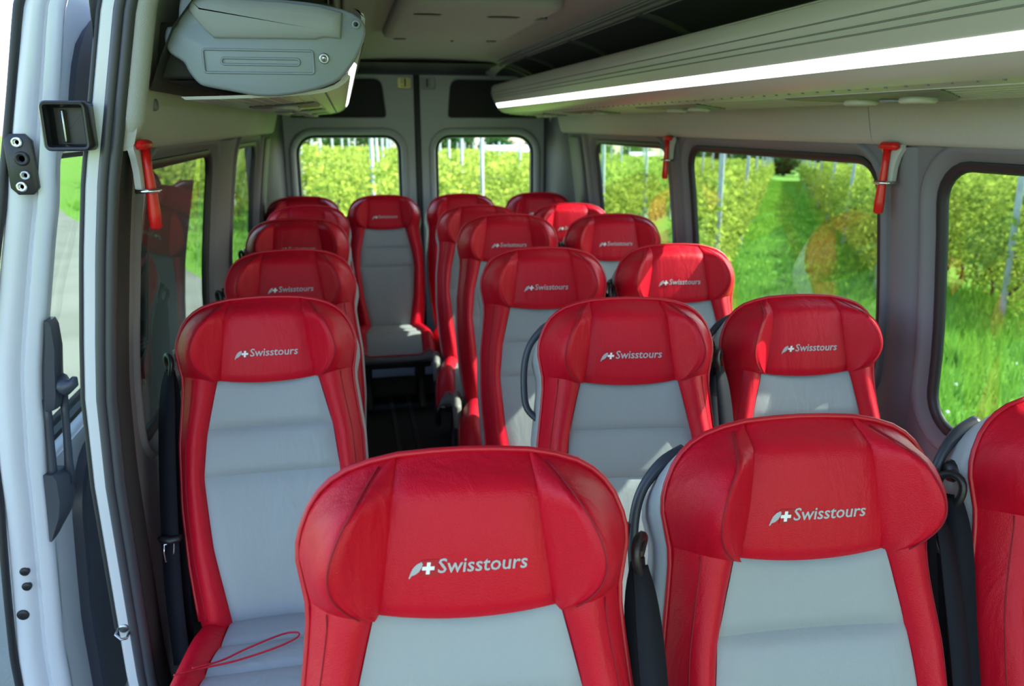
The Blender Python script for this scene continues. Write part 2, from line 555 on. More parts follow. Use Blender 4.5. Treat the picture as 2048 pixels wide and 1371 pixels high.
hl = header(-1, 1.70, 5.2, 'grained header panel above the left windows under the left rack', M['head'])
# little round plug on the left header
pl = MB()
pl.lathe([(0.0, 0.006), (0.010, 0.005), (0.013, 0.0), (0.013, -0.01), (0.0, -0.01)], (0, 0, 0), 'x', 14)
o = pl.build('plug', M['trim'], hl, loc=(wx(-1, 1.595, -0.031), 1.82, 1.595)); autosmooth(o)
# padded vertical edge of the left header by the door opening
pe = MB()
pts = [(wx(-1, z, -0.012), 1.715, z) for z in [1.525 + 0.02 * k for k in range(20)]]
pe.tube(pts, [0.008, 0.02] + [0.026] * 18, 12)
trim(pe, M['head'], 'padded grained edge strip above the sliding-door opening')

# floor
fl = MB()
fl.box((XC, (YF + YB) / 2, -0.02), (1.98, YB - YF, 0.04))
tag(fl.build('floor', M['floor'], None, False), 'black rubber floor of the aisle', 'floor', kind='structure')
for k, (x, lb) in enumerate(((0.185, 'left'), (0.285, 'right'))):
    r_ = MB(); r_.box((x, 2.9, 0.004), (0.022, 4.2, 0.008), 0.002)
    trim(r_, M['rail'], 'metal seat rail sunk in the aisle floor, the %s one' % lb, False)
st = MB(); st.box((XC, 4.45, 0.06), (1.86, 0.012, 0.12)); st.box((XC, 4.875, 0.055), (1.86, 0.85, 0.11))
trim(st, M['trim_dark'], 'low dark platform under the back row', False)

# ceiling: flat centre, edge rails, dark liners above the racks
ZT = 1.93
ce = MB()
cs = [(-0.50, ZT - 0.03), (-0.47, ZT - 0.008), (-0.43, ZT + 0.005), (-0.2, ZT + 0.015), (0, ZT + 0.018), (0.2, ZT + 0.015), (0.43, ZT + 0.005), (0.47, ZT - 0.008), (0.50, ZT - 0.03)]
ys = [YF, 0, 1, 2, 3, 4.2, 4.6, 4.85, 5.05, 5.18, 5.27]
dz = [0, 0, 0, 0, 0, 0, 0, -0.004, -0.018, -0.035, -0.06]
ce.loops([[(XC + x, y, z + d) for x, z in cs] for y, d in zip(ys, dz)], closed=False)
ceiling = tag(autosmooth(ce.build('ceiling', M['ceil']), 50), 'pale grey fabric ceiling along the aisle', 'ceiling', kind='structure')
for side, nm in ((-1, 'left'), (1, 'right')):
    li = MB()
    prof = [(0.49, ZT - 0.022), (0.56, ZT - 0.035), (0.66, ZT - 0.075), (0.74, ZT - 0.13), (0.79, 1.74), (0.82, 1.68), (0.845, 1.62)]
    li.loops([[(XC + side * x, y, z) for x, z in prof] for y in ([YF, 0, 1, 2, 3, 4, 5.27] if side > 0 else [DOOR_Y + 0.03, 2, 3, 4, 5.27])], closed=False)
    trim(li, M['liner'], 'dark fabric lining above the %s luggage rack' % nm)
    rl = MB()
    rl.tube([(XC + side * 0.485, y, ZT - 0.018) for y in (YF, 1, 3, 5.2)], 0.013, 8)
    rl.tube([(XC + side * 0.455, y, ZT - 0.006) for y in (YF, 1, 3, 5.2)], 0.006, 6)
    trim(rl, M['liner_rib'], 'thin grey rail along the %s ceiling edge' % nm)
    for k, y in enumerate((0.9, 1.75, 2.6, 3.45, 4.3, 4.95)):
        if side < 0 and y < 1.8: continue
        rb = MB()
        pts = catmull([(XC + side * (x - 0.006), y, z - 0.006) for x, z in prof], 3)
        rb.ribbon(pts, (0, 1, 0), 0.035, 0.006)
        o = rb.build('rack_rib', M['liner_rib']); autosmooth(o)
        tag(o, 'curved grey rib across the dark %s rack lining, %s from the front' % (nm, ('first', 'second', 'third', 'fourth', 'fifth', 'last')[k]), 'rib')
        o['kind'] = 'structure'; o.name = 'trim_%d' % (100 + k + (10 if side > 0 else 0))
# roof outer skin, keeps the sky out
rf = MB()
prof = [(-0.93, 1.58), (-0.925, 1.9), (-0.85, 2.02), (-0.6, 2.09), (0, 2.11), (0.6, 2.09), (0.85, 2.02), (0.925, 1.9), (0.93, 1.58)]
rf.loops([[(XC + x, y, z) for x, z in prof] for y in (DOOR_Y, 3.0, 5.4)], closed=False)
rf.loops([[(XC + x, y, z) for x, z in prof[2:]] for y in (YF, 0.0, DOOR_Y)], closed=False)
tag(rf.build('ceiling_outer', M['white']), 'white outer roof skin of the van', 'roof', kind='structure')
# ceiling hatch
ha = empty('roof_hatch', (0.455, 3.15, ZT + 0.018)); ha['kind'] = 'structure'
tag(ha, 'pale ceiling hatch panel with dark finger slots above the aisle', 'hatch')
hm = MB()
hm.loops([[(x, y, z) for x, y in rrect(-0.27 + i, 0.27 - i, -0.55 + i, 0.50 - i, 0.06, 5)] for i, z in ((0.0, 0.0), (0.0, -0.018), (0.008, -0.032), (0.03, -0.040))], True, False, True)
autosmooth(hm.build('hatch_panel', M['ceil'], ha), 40)
for x, y, w_, h_ in ((-0.16, -0.36, 0.10, 0.05), (0.10, -0.34, 0.12, 0.06), (-0.20, 0.42, 0.06, 0.03), (0.20, 0.44, 0.05, 0.03), (0.24, -0.30, 0.04, 0.12), (0.03, 0.46, 0.015, 0.015)):
    s_ = MB(); s_.lathe([(0.0, -0.003), (0.42, -0.003), (0.5, 0.0), (0.5, 0.01), (0.0, 0.01)], (0, 0, 0), 'z', 16)
    o = s_.build('finger_slot', M['black'], ha, loc=(x, y, -0.040)); o.scale = (w_, h_, 1)
    s2 = MB(); s2.box((0, 0, 0), (w_ * 0.8, 0.006, 0.006), 0.002)
    s2.build('slot_lip', M['ceil'], o, loc=(0, 0, -0.004)).scale = (1 / w_, 1 / h_, 1)

# ------------------------------------------------------------------ rear wall and rear doors
YD = YB
rw = MB()
openL = rrect(-0.375, 1.325, 0.02, 1.865, 0.004, 2)
v, f = flat_fill([(-0.62, -0.2), (1.57, -0.2), (1.57, 2.05), (-0.62, 2.05)], [openL], None)
rw.add([(x, YD, z) for x, z in v], f)
rw.loops([[(x, YD, z) for x, z in openL], [(x, YD + 0.06, z) for x, z in openL]])
tag(rw.build('wall_rear', M['trim_dark'], None, False), 'dark grey frame around the rear doors', 'wall', kind='structure')
hd = MB()
hd.loops([[(XC + x, y, z) for x in (-0.9, -0.4, 0, 0.4, 0.9)] for y, z in ((4.95, ZT - 0.02), (5.12, ZT - 0.030), (5.22, ZT - 0.045), (5.27, ZT - 0.06), (5.275, ZT - 0.07))], closed=False)
trim(hd, M['trim_dark'], 'dark header across the top of the rear doors')
for sgn, nm, lab in ((-1, 'door_2', 'grey left rear door with arched window and dark upper inset'), (1, 'door_3', 'grey right rear door with arched window and dark upper inset')):
    d = empty(nm, (XC, YD, 0))
    tag(d, lab, 'door', kind='structure')
    def P(x, z, y): return (sgn * x, y, z)
    body = [(0.018, 0.03), (0.849, 0.03), (0.849, 1.862), (0.018, 1.862)]
    win = rrect(0.105, 0.79, 0.70, 1.50, [0.13, 0.11, 0.08, 0.08]) if True else None
    win = [(x, z) for x, z in win]
    up = [(0.195, 1.595), (0.815, 1.595), (0.79, 1.845), (0.25, 1.845), (0.215, 1.81)]
    def roundp(poly, r=0.03):
        out = []
        n = len(poly)
        for i in range(n):
            p0, p1, p2 = Vector(poly[i - 1]), Vector(poly[i]), Vector(poly[(i + 1) % n])
            a = p1 + (p0 - p1).normalized() * min(r, (p0 - p1).length * .45); b = p1 + (p2 - p1).normalized() * min(r, (p2 - p1).length * .45)
            for k in range(5):
                t = k / 4
                q = a * (1 - t) ** 2 + p1 * 2 * t * (1 - t) + b * t * t
                out.append((q.x, q.y))
        return out
    up = roundp(up)
    latch = roundp([(0.028, 1.775), (0.125, 1.775), (0.125, 1.852), (0.028, 1.852)], 0.02)
    v, f = flat_fill(body, [win, up, latch], None)
    pm = MB(); pm.add([P(x, z, 0.0) for x, z in v], f)
    pm.loops([[P(x, z, 0.0) for x, z in body], [P(x, z, 0.05) for x, z in body]])
    pm.loops([[P(x, z, y) for x, z in inset(up, i)] for i, y in ((0, 0), (0.004, 0.004), (0.008, 0.022))])
    pm.loops([[P(x, z, y) for x, z in inset(latch, i)] for i, y in ((0, 0), (0.003, 0.003), (0.006, 0.02))])
    autosmooth(pm.build('door_panel', M['door_grey'], d), 40)
    uv_, uf = flat_fill(inset(up, 0.006), (), None)
    obj('upper_inset', mesh('upper_inset', [P(x, z, 0.02) for x, z in uv_], uf), M['door_dark'], d)
    lv, lf = flat_fill(inset(latch, 0.004), (), None)
    lp = obj('latch_plate', mesh('latch_plate', [P(x, z, 0.018) for x, z in lv], lf), M['gold'] if sgn < 0 else M['door_grey'], d)
    k_ = MB(); k_.box((0, 0, 0), (0.010, 0.012, 0.05), 0.003)
    k_.build('latch_bolt', M['black'], lp, loc=P(0.07, 1.815, 0.008))
    for dx in (-0.022, 0.022):
        for dzz in (-0.018, 0.004, 0.022):
            k2 = MB(); k2.lathe([(0, -0.003), (0.005, -0.002), (0.006, 0.002), (0, 0.003)], (0, 0, 0), 'y', 8)
            k2.build('latch_screw', M['steel'], lp, loc=P(0.07 + dx, 1.815 + dzz, 0.014))
    fr = MB()
    fr.loops([[P(x, z, y) for x, z in inset(win, i)] for i, y in ((-0.036, 0.0), (-0.032, -0.012), (-0.022, -0.018), (-0.010, -0.016), (0.004, -0.004), (0.012, 0.018), (0.02, 0.035))])
    wf = autosmooth(fr.build('window_frame', M['door_grey'], d), 50)
    gk = MB()
    gk.loops([[P(x, z, y) for x, z in inset(win, i)] for i, y in ((0.010, 0.022), (0.016, 0.012), (0.026, 0.016), (0.030, 0.04))])
    autosmooth(gk.build('gasket', M['rubber'], d), 50)
    gv, gf = flat_fill(inset(win, 0.01), (), None)
    obj('pane', mesh('pane', [P(x, z, 0.038) for x, z in gv], gf), M['glass_rear'], d)
cs_ = MB()
cs_.box((XC, YD + 0.012, 0.95), (0.04, 0.05, 1.88), 0.01)
trim(cs_, M['rubber'], 'black rubber seal between the two rear doors')
for sgn, nm in ((-1, 'left'), (1, 'right')):
    dp = MB()
    zz = [0.1 + 1.72 * k / 20 for k in range(21)]
    dp.loops([[(XC + sgn * (hw(z) + 0.0), 4.92, z), (XC + sgn * (hw(z) - 0.03), 4.98, z), (XC + sgn * min(hw(z) - 0.045, 0.885), 5.06, z), (XC + sgn * 0.865, 5.2, z), (XC + sgn * 0.85, 5.298, z)] for z in zz], closed=False)
    trim(dp, M['trim_dark'], 'dark grey corner post beside the %s rear door' % nm)
    db = MB()
    db.loops([[(XC + sgn * (hw(z) - o_), y, z) for y, o_ in ((4.62, 0.0), (4.625, 0.018), (4.64, 0.024), (4.84, 0.026), (4.86, 0.02), (4.865, 0.0))] for z in [0.75 + 0.73 * k / 14 for k in range(15)]], closed=False, )
    trim(db, M['trim_dark'], 'flat dark cover panel on the rear %s wall' % nm)

# ------------------------------------------------------------------ luggage racks
RACK_TIP = 0.42                                             # distance of the inner edge from the van's centre line
def rack_profile():
    # s = distance outwards from the inner edge, z
    return [(0.012, 1.782), (0.002, 1.778), (-0.002, 1.768), (0.0, 1.745), (0.005, 1.722), (0.012, 1.698), (0.0205, 1.6785),
            (0.034, 1.654), (0.045, 1.641), (0.062, 1.630), (0.085, 1.622), (0.12, 1.616), (0.20, 1.610), (0.30, 1.606), (0.37, 1.604)]
def make_rack(side, y0, y1, name, label):
    root = empty(name, (XC, y0, 0))
    tag(root, label, 'luggage rack', 'overhead luggage racks')
    L = y1 - y0
    def X(s): return side * (RACK_TIP + s)
    pr = rack_profile()
    def strip(nm, pts, m, inner=0.0):
        mb = MB()
        ys = [L * k / 10 for k in range(11)]
        back = [(s + 0.008, z + 0.006) for s, z in reversed(pts)]
        mb.loops([[(X(s), y, z) for s, z in pts + back] for y in ys], True, True, True)
        o = mb.build(nm, m, root); autosmooth(o, 45)
        return o
    front = strip('front_lip', pr[:7], M['rack'])
    lamp = MB()
    lamp.loops([[(X(s), y, z) for s, z in ((0.0195, 1.6785), (0.024, 1.668), (0.0335, 1.6545), (0.038, 1.663), (0.029, 1.681))] for y in (0.03, L - 0.03)], True, True, True)
    autosmooth(lamp.build('lamp_strip', M['lamp'], root))
    low = strip('lower_lip', pr[7:11], M['rack'])
    bot = strip('underside_panel', pr[10:], M['rack'])
    for s, z in ((0.0005, 1.7405), (0.004, 1.722), (0.008, 1.709)):
        g = MB(); g.tube([(X(s - 0.0008), y, z) for y in (0.0, L / 2, L)], 0.0016, 6)
        g.build('groove', M['groove'], front)
    # shelf inside and the closed back
    sh = MB(); sh.loops([[(X(s), y, z) for s, z in ((0.02, 1.775), (0.03, 1.70), (0.06, 1.655), (0.40, 1.64))] for y in (0.0, L)], closed=False)
    sh.build('shelf', M['liner'], root)
    # slotted strip at the underside edge
    nsl = int(L / 0.055)
    sl = MB()
    for k in range(nsl):
        sl.box((X(0.088), 0.03 + k * 0.055, 1.6205), (0.005, 0.005, 0.003))
    o = sl.build('slot_row', M['groove'], bot, False); o['kind'] = 'stuff'
    # ribs along the underside
    for k in range(7):
        g = MB(); s = 0.12 + 0.03 * k
        zz = np.interp(s, [p[0] for p in pr[10:]], [p[1] for p in pr[10:]])
        g.tube([(X(s), y, zz - 0.0005) for y in (0.0, L)], 0.0014, 5)
        g.build('underside_rib', M['rack'], bot)
    # end caps
    for yy, ends in ((-0.03, True), (L + 0.03, True)):
        out = [(0.0, 1.735), (0.004, 1.76), (0.03, 1.778), (0.09, 1.791), (0.16, 1.797), (0.26, 1.80), (0.335, 1.798), (0.355, 1.792), (0.366, 1.745),
               (0.385, 1.740), (0.392, 1.715), (0.385, 1.692), (0.362, 1.676), (0.352, 1.655), (0.335, 1.634), (0.315, 1.628), (0.28, 1.622), (0.22, 1.612), (0.16, 1.615), (0.10, 1.628), (0.055, 1.648), (0.02, 1.69)]
        out = [(p.x, p.y) for p in catmull([(a, b, 0) for a, b in out], 3, True)]
        if sum(out[i - 1][0] * out[i][1] - out[i][0] * out[i - 1][1] for i in range(len(out))) < 0: out = out[::-1]
        sg = -1 if yy < 0 else 1
        ec = MB()
        ec.loops([[(X(a), yy + d, b) for a, b in inset(out, i)] for i, d in ((0.006, 0.05 if sg < 0 else -0.05), (0.0, 0.045 if sg < 0 else -0.045), (0.0, 0.008 * -sg), (0.002, 0.003 * -sg), (0.006, 0))], True, True, True)
        cap = autosmooth(ec.build('end_cap', M['rack_end'], root), 40)
        if sg < 0 and y0 > 0.5:
            lid = [(0.05, 1.724), (0.045, 1.775), (0.09, 1.786), (0.16, 1.792), (0.26, 1.795), (0.337, 1.792), (0.340, 1.770), (0.327, 1.752), (0.316, 1.738), (0.298, 1.721), (0.10, 1.722), (0.085, 1.727)]
            lid = lid[::-1]
            if sum(lid[i - 1][0] * lid[i][1] - lid[i][0] * lid[i - 1][1] for i in range(len(lid))) < 0: lid = lid[::-1]
            lm = MB(); lm.loops([[(X(a), yy + d, b) for a, b in inset(lid, i)] for i, d in ((0, 0.002), (0.0005, -0.005), (0.004, -0.009), (0.02, -0.011))], True, False, True)
            autosmooth(lm.build('cap_lid', M['rack_lid'], cap), 50)
            for (a0, a1, b0, b1, nm) in ((0.108, 0.322, 1.656, 1.700, 'outer_moulding'), (0.136, 0.288, 1.672, 1.684, 'inner_moulding')):
                rr_ = rrect(a0, a1, b0, b1, 0.005, 4)
                lm = MB(); lm.loops([[(X(a), yy + d, b) for a, b in inset(rr_, i)] for i, d in ((-0.003, 0.001), (-0.001, -0.004), (0.001, -0.004), (0.003, 0.001))])
                autosmooth(lm.build(nm, M['rack_end'], cap), 50)
            for a, b, r_, mm in ((0.018, 1.753, 0.009, M['rack_end']), (0.086, 1.686, 0.011, M['steel'])):
                lm = MB(); lm.lathe([(0.4 * r_, 0.0), (0.5 * r_, -0.004), (r_ * 0.9, -0.005), (r_, -0.002), (r_, 0.003)], (0, 0, 0), 'y', 16)
                bo = lm.build('bolt', mm, cap, loc=(X(a), yy, b))
                l2 = MB(); l2.lathe([(0.0, -0.002), (0.45 * r_, -0.002), (0.45 * r_, 0.002)], (0, 0, 0), 'y', 6)
                l2.build('bolt_socket', M['black'] if b > 1.7 else M['chrome'], bo, loc=(0, -0.003, 0))
    # bracket to the wall
    for k in range(4):
        b_ = MB(); yy = 0.04 + k * (L - 0.08) / 3
        b_.box((X(0.385), yy, 1.70), (0.11, 0.03, 0.11), 0.008)
        b_.build('wall_bracket', M['liner'], root)
    return root, X, L
rackR, XR_, LR = make_rack(1, -0.45, 4.90, 'luggage_rack', 'long cream overhead luggage rack with lit lamp strip above the right windows')
rackL, XL_, LL = make_rack(-1, 1.78, 4.90, 'luggage_rack', 'overhead luggage rack with blue-grey end cap above the left seats')
# air and lamp units under the racks
def service_unit(root, X, y, label):
    u = MB()
    zf = 1.609
    out = [(0.125, -0.20), (0.15, -0.24), (0.30, -0.10), (0.315, 0.0), (0.30, 0.10), (0.15, 0.24), (0.125, 0.20)]
    out = [(p.x, p.y) for p in catmull([(a, b, 0) for a, b in out], 4, True)]
    def zu(a): return float(np.interp(a, [0.085, 0.12, 0.20, 0.30, 0.37], [1.622, 1.616, 1.610, 1.606, 1.604]))
    u.loops([[(X(a), y + b, zu(a) + dz_) for a, b in inset(out, i)] for i, dz_ in ((0, 0.003), (0.0, -0.003), (0.004, -0.005))], True, False, True)
    p = autosmooth(u.build('service_panel', M['vent'], root), 45)
    for b in (-0.09, 0.09):
        n_ = MB(); n_.lathe([(0.026, 0.008), (0.034, 0.0), (0.036, -0.008), (0.030, -0.013), (0.024, -0.008), (0.022, 0.004), (0.0, 0.004)], (0, 0, 0), 'z', 20)
        q = n_.build('air_nozzle', M['rack'], p, loc=(X(0.215), y + b, zf - 0.002))
        for k in (-1.5, -0.5, 0.5, 1.5):
            l = MB(); l.box((0, 0, 0), (0.003, 0.04, 0.012))
            l.build('louvre', M['vent'], p, False, loc=(X(0.215) + k * 0.011, y + b, zf - 0.008))
    n_ = MB(); n_.lathe([(0.0, 0.0), (0.018, 0.0), (0.021, -0.004), (0.024, -0.006), (0.026, 0.0)], (0, 0, 0), 'z', 18)
    n_.build('reading_lamp', M['rack_end'], p, loc=(X(0.225), y, zf - 0.004))
for y in (0.62, 1.62, 2.62, 3.62, 4.5): service_unit(rackR, XR_, y + 0.45 - 0.12, '')
for y in (2.5, 3.4, 4.3): service_unit(rackL, XL_, y - 1.78, '')

# ------------------------------------------------------------------ door opening: pillar flange, seals
zs = [-0.12 + 2.0 * k / 50 for k in range(51)]
fg = MB()
fg.loops([[(wx(-1, z, 0.026), DOOR_Y + 0.01, z), (wx(-1, z, 0.028), DOOR_Y - 0.006, z), (wx(-1, z, 0.032), DOOR_Y - 0.012, z), (wx(-1, z, 0.051), DOOR_Y - 0.013, z), (wx(-1, z, 0.055), DOOR_Y - 0.006, z), (wx(-1, z, 0.055), DOOR_Y + 0.06, z)] for z in zs], closed=False)
flange = trim(fg, M['white'], 'white painted body flange beside the open sliding door')
for k, (o_, r_, yy, nm) in enumerate(((0.004, 0.012, -0.008, 'inner lip of the rubber seal around the sliding-door opening'), (0.021, 0.0105, -0.012, 'outer lip of the rubber seal around the sliding-door opening'))):
    sl = MB(); sl.tube([(wx(-1, z, o_), DOOR_Y + yy, z) for z in zs], r_, 10)
    trim(sl, M['seal'], nm)
bs = MB(); bs.tube([(wx(-1, z, 0.061), DOOR_Y + 0.005, z) for z in zs[14:]], 0.006, 8)
trim(bs, M['rubber'], 'thin black outer weatherstrip on the white body edge')
ck = MB()
ck.tube([(-0.02, 0, 0.016), (-0.02, -0.03, 0.012), (0.0, -0.042, 0.0), (0.016, -0.034, -0.004), (0.016, 0, -0.004)], 0.005, 8)
ck.lathe([(0.0, -0.004), (0.016, -0.004), (0.018, 0.0), (0.018, 0.006)], (0, 0, 0.014), 'y', 16)
ck.build('catch_hook', M['steel'], flange, loc=(wx(-1, 0.44, 0.042), DOOR_Y - 0.012, 0.44)).scale = (0.62, 0.7, 0.62)

# ------------------------------------------------------------------ open sliding door
def dout(z): return float(np.interp(z, [0.0, 0.18, 0.69, 1.06, 1.4, 1.8], [0.37, 0.36, 0.31, 0.29, 0.255, 0.247]))
DY0, DY1 = 1.85, 3.52
sd = empty('door_1', (0, DY0, 0))
tag(sd, 'white sliding door slid open along the left side of the van', 'door', kind='structure')
TH = 0.105
def din(z): return float(np.interp(z, [0.0, 0.69, 1.06, 1.4, 1.6, 1.8], [0.27, 0.215, 0.19, 0.163, 0.17, 0.175]))
def dx(z, t):                     # t = 0 inner face, TH = outer skin
    return wx(-1, z, din(z) + (dout(z) - din(z)) * t / TH)
zz = [-0.15 + 2.0 * k / 60 for k in range(61)]
ed = MB()
prof = [(0.0, 0.03), (0.0, 0.018), (0.004, 0.006), (0.012, 0.0), (0.030, -0.004), (0.036, 0.004), (0.040, 0.014), (0.048, 0.016), (0.054, 0.004), (0.060, -0.004), (0.092, -0.006), (0.099, -0.002), (0.105, 0.01), (0.105, 0.05)]
ed.loops([[(dx(z, t), y, z) for t, y in prof] for z in zz], closed=False)
autosmooth(ed.build('door_edge', M['white'], sd), 60)
ws = MB(); ws.tube([(dx(z, 0.108), -0.006 + 0.004 * math.sin(z * 9), z) for z in zz], 0.0095, 8)
ws.build('weatherstrip', M['rubber'], sd)
dwin = runs(rrect(0.048, 0.86, 0.78, 1.50, [0.07, 0.03, 0.03, 0.07]))
inner = [(0.022, -0.15), (DY1 - DY0, -0.15), (DY1 - DY0, 1.60), (DY1 - DY0 - 0.12, 1.80), (0.022, 1.85)]
v, f = flat_fill(inner, [dwin], 0.15)
pm = MB(); pm.add([(dx(z, 0.0), y, z) for y, z in v], f)
pm.loops([[(dx(z, t), y, z) for y, z in inset(dwin, i)] for i, t in ((0, 0), (0.006, 0.012), (0.010, 0.06))])
autosmooth(pm.build('inner_panel', M['white'], sd), 50)
v, f = flat_fill(inset(dwin, -0.02), (), 0.2)
obj('pane', mesh('pane', [(dx(z, 0.06), y, z) for y, z in v], f), M['glass'], sd)
gk = MB(); gk.loops([[(dx(z, t), y, z) for y, z in inset(dwin, i)] for i, t in ((0.004, 0.05), (0.006, 0.035), (0.018, 0.04), (0.022, 0.058))])
autosmooth(gk.build('gasket', M['rubber'], sd), 50)
outer = [(0.05, -0.25), (DY1 - DY0, -0.25), (DY1 - DY0, 1.85), (0.05, 1.85)]
v, f = flat_fill(outer, [inset(dwin, 0.012)], 0.2)
obj('outer_skin', mesh('outer_skin', [(dx(z, TH), y, z) for y, z in v], f), M['white'], sd)
# dark rear quarter lining of the door
rq = runs(rrect(0.90, DY1 - DY0 - 0.02, 0.05, 1.50, [0.10, 0.05, 0.05, 0.05]))
v, f = flat_fill(rq, (), 0.15)
pm = MB(); pm.add([(dx(z, -0.014), y, z) for y, z in v], f)
pm.loops([[(dx(z, -0.014), y, z) for y, z in rq], [(dx(z, 0.0), y, z) for y, z in inset(rq, -0.012)]])
autosmooth(pm.build('rear_lining', M['trim_dark'], sd), 50)
dc = runs(rrect(0.17, 0.88, -0.05, 0.72, [0.05, 0.14, 0.05, 0.05]))
v, f = flat_fill(dc, (), 0.15)
pm = MB(); pm.add([(dx(z, -0.03), y, z) for y, z in v], f)
pm.loops([[(dx(z, -0.03), y, z) for y, z in dc], [(dx(z, -0.024), y, z) for y, z in inset(dc, -0.014)], [(dx(z, 0.0), y, z) for y, z in inset(dc, -0.02)]])
autosmooth(pm.build('door_card', M['handle'], sd), 50)
ut = runs(rrect(0.09, 0.50, 1.555, 1.795, [0.04, 0.16, 0.02, 0.02]))
v, f = flat_fill(ut, (), 0.1)
pm = MB(); pm.add([(dx(z, -0.012), y, z) for y, z in v], f)
pm.loops([[(dx(z, -0.012), y, z) for y, z in ut], [(dx(z, 0.0), y, z) for y, z in inset(ut, -0.01)]])
autosmooth(pm.build('upper_lining', M['handle'], sd), 50)
# black socket facing the opening
cu = MB()
cup = rrect(-0.042, 0.040, -0.045, 0.046, 0.012, 4)
cu.loops([[(x, y, z) for x, z in inset(cup, i)] for i, y in ((0.004, 0.05), (0.0, 0.045), (0.0, 0.0), (0.003, -0.004), (0.007, -0.003), (0.010, 0.004), (0.012, 0.042))], True, True, True)
cupo = autosmooth(cu.build('latch_socket', M['black'], flange, loc=(-0.506, DOOR_Y - 0.055, 1.552)), 40)
cu = MB(); cu.box((-0.012, 0.035, 0.0), (0.006, 0.016, 0.06), 0.002)
cu.build('socket_tongue', M['steel'], cupo)
# striker plate with bolts
sp = MB()
oc = [(-0.014, 0.062), (0.014, 0.062), (0.027, 0.048), (0.027, -0.048), (0.014, -0.062), (-0.014, -0.062), (-0.027, -0.048), (-0.027, 0.048)][::-1]
sp.loops([[(x, y, z) for x, z in inset(oc, i)] for i, y in ((0, 0.004), (0, -0.004), (0.003, -0.006))], True, False, True)
spo = autosmooth(sp.build('striker_plate', M['black'], sd, loc=(dx(1.475, 0.066), -0.010, 1.475)), 40)
for x, z, r_, mm in ((0.0, 0.045, 0.011, 'chrome'), (-0.004, -0.045, 0.011, 'chrome'), (0.004, 0.012, 0.015, 'black'), (0.006, -0.022, 0.010, 'steel')):
    b_ = MB(); b_.lathe([(0.4 * r_, 0.0), (0.5 * r_, -0.006), (0.9 * r_, -0.007), (r_, -0.003), (r_, 0.004)], (0, 0, 0), 'y', 14)
    bo = b_.build('bolt', M[mm], spo, loc=(x, -0.006, z))
# grab handle
hz = [1.12, 1.06, 0.99, 0.93]
gh = MB()
def hx(z, a): return dx(z, -a)
gh.loops([[(hx(z, a), y, z) for a, y in ((-0.004, 0.02), (w_ * 0.3, 0.0), (w_ * 0.8, 0.004), (w_, 0.02), (w_ * 0.9, 0.05), (-0.004, 0.055))] for z, w_ in ((1.135, 0.012), (1.12, 0.022), (1.07, 0.034), (1.02, 0.038), (0.96, 0.040), (0.93, 0.036), (0.925, 0.03))], True, True, True)
grip = autosmooth(gh.build('grab_handle', M['handle'], sd), 50)
for a, y in ((0.006, 0.02), (0.036, 0.045)):
    l = MB(); l.tube([(hx(z, a + 0.006 * math.sin((0.95 - z) * 9)), y, z) for z in (0.95, 0.90, 0.84, 0.78, 0.73)], [0.010, 0.009, 0.009, 0.010, 0.014], 8)
    l.build('handle_leg', M['handle'], grip)
lb = MB()
lb.loops([[(hx(z, a), y, z) for a, y in ((-0.004, 0.0), (w_ * 0.6, -0.004), (w_, 0.02), (w_, 0.05), (-0.004, 0.06))] for z, w_ in ((0.77, 0.03), (0.755, 0.045), (0.70, 0.05), (0.66, 0.04), (0.615, 0.012), (0.60, 0.004))], True, True, True)
autosmooth(lb.build('handle_foot', M['handle'], grip), 50)
lv = MB(); lv.tube([(hx(1.0, 0.03), 0.03, 0.985), (hx(1.0, 0.05), 0.02, 0.975), (hx(1.0, 0.066), 0.02, 0.985), (hx(1.0, 0.07), 0.02, 0.998)], [0.024, 0.02, 0.012, 0.006], 10)
lv.build('release_lever', M['handle'], grip)
for z, t, r_ in ((0.53, 0.066, 0.011), (0.49, 0.064, 0.011), (0.415, 0.078, 0.014)):
    p_ = MB(); p_.lathe([(0.0, -0.003), (0.8 * r_, -0.003), (r_, 0.0), (r_, 0.006)], (0, 0, 0), 'y', 16)
    p_.build('rubber_plug', M['rubber'], sd, loc=(dx(z, t), -0.006, z))

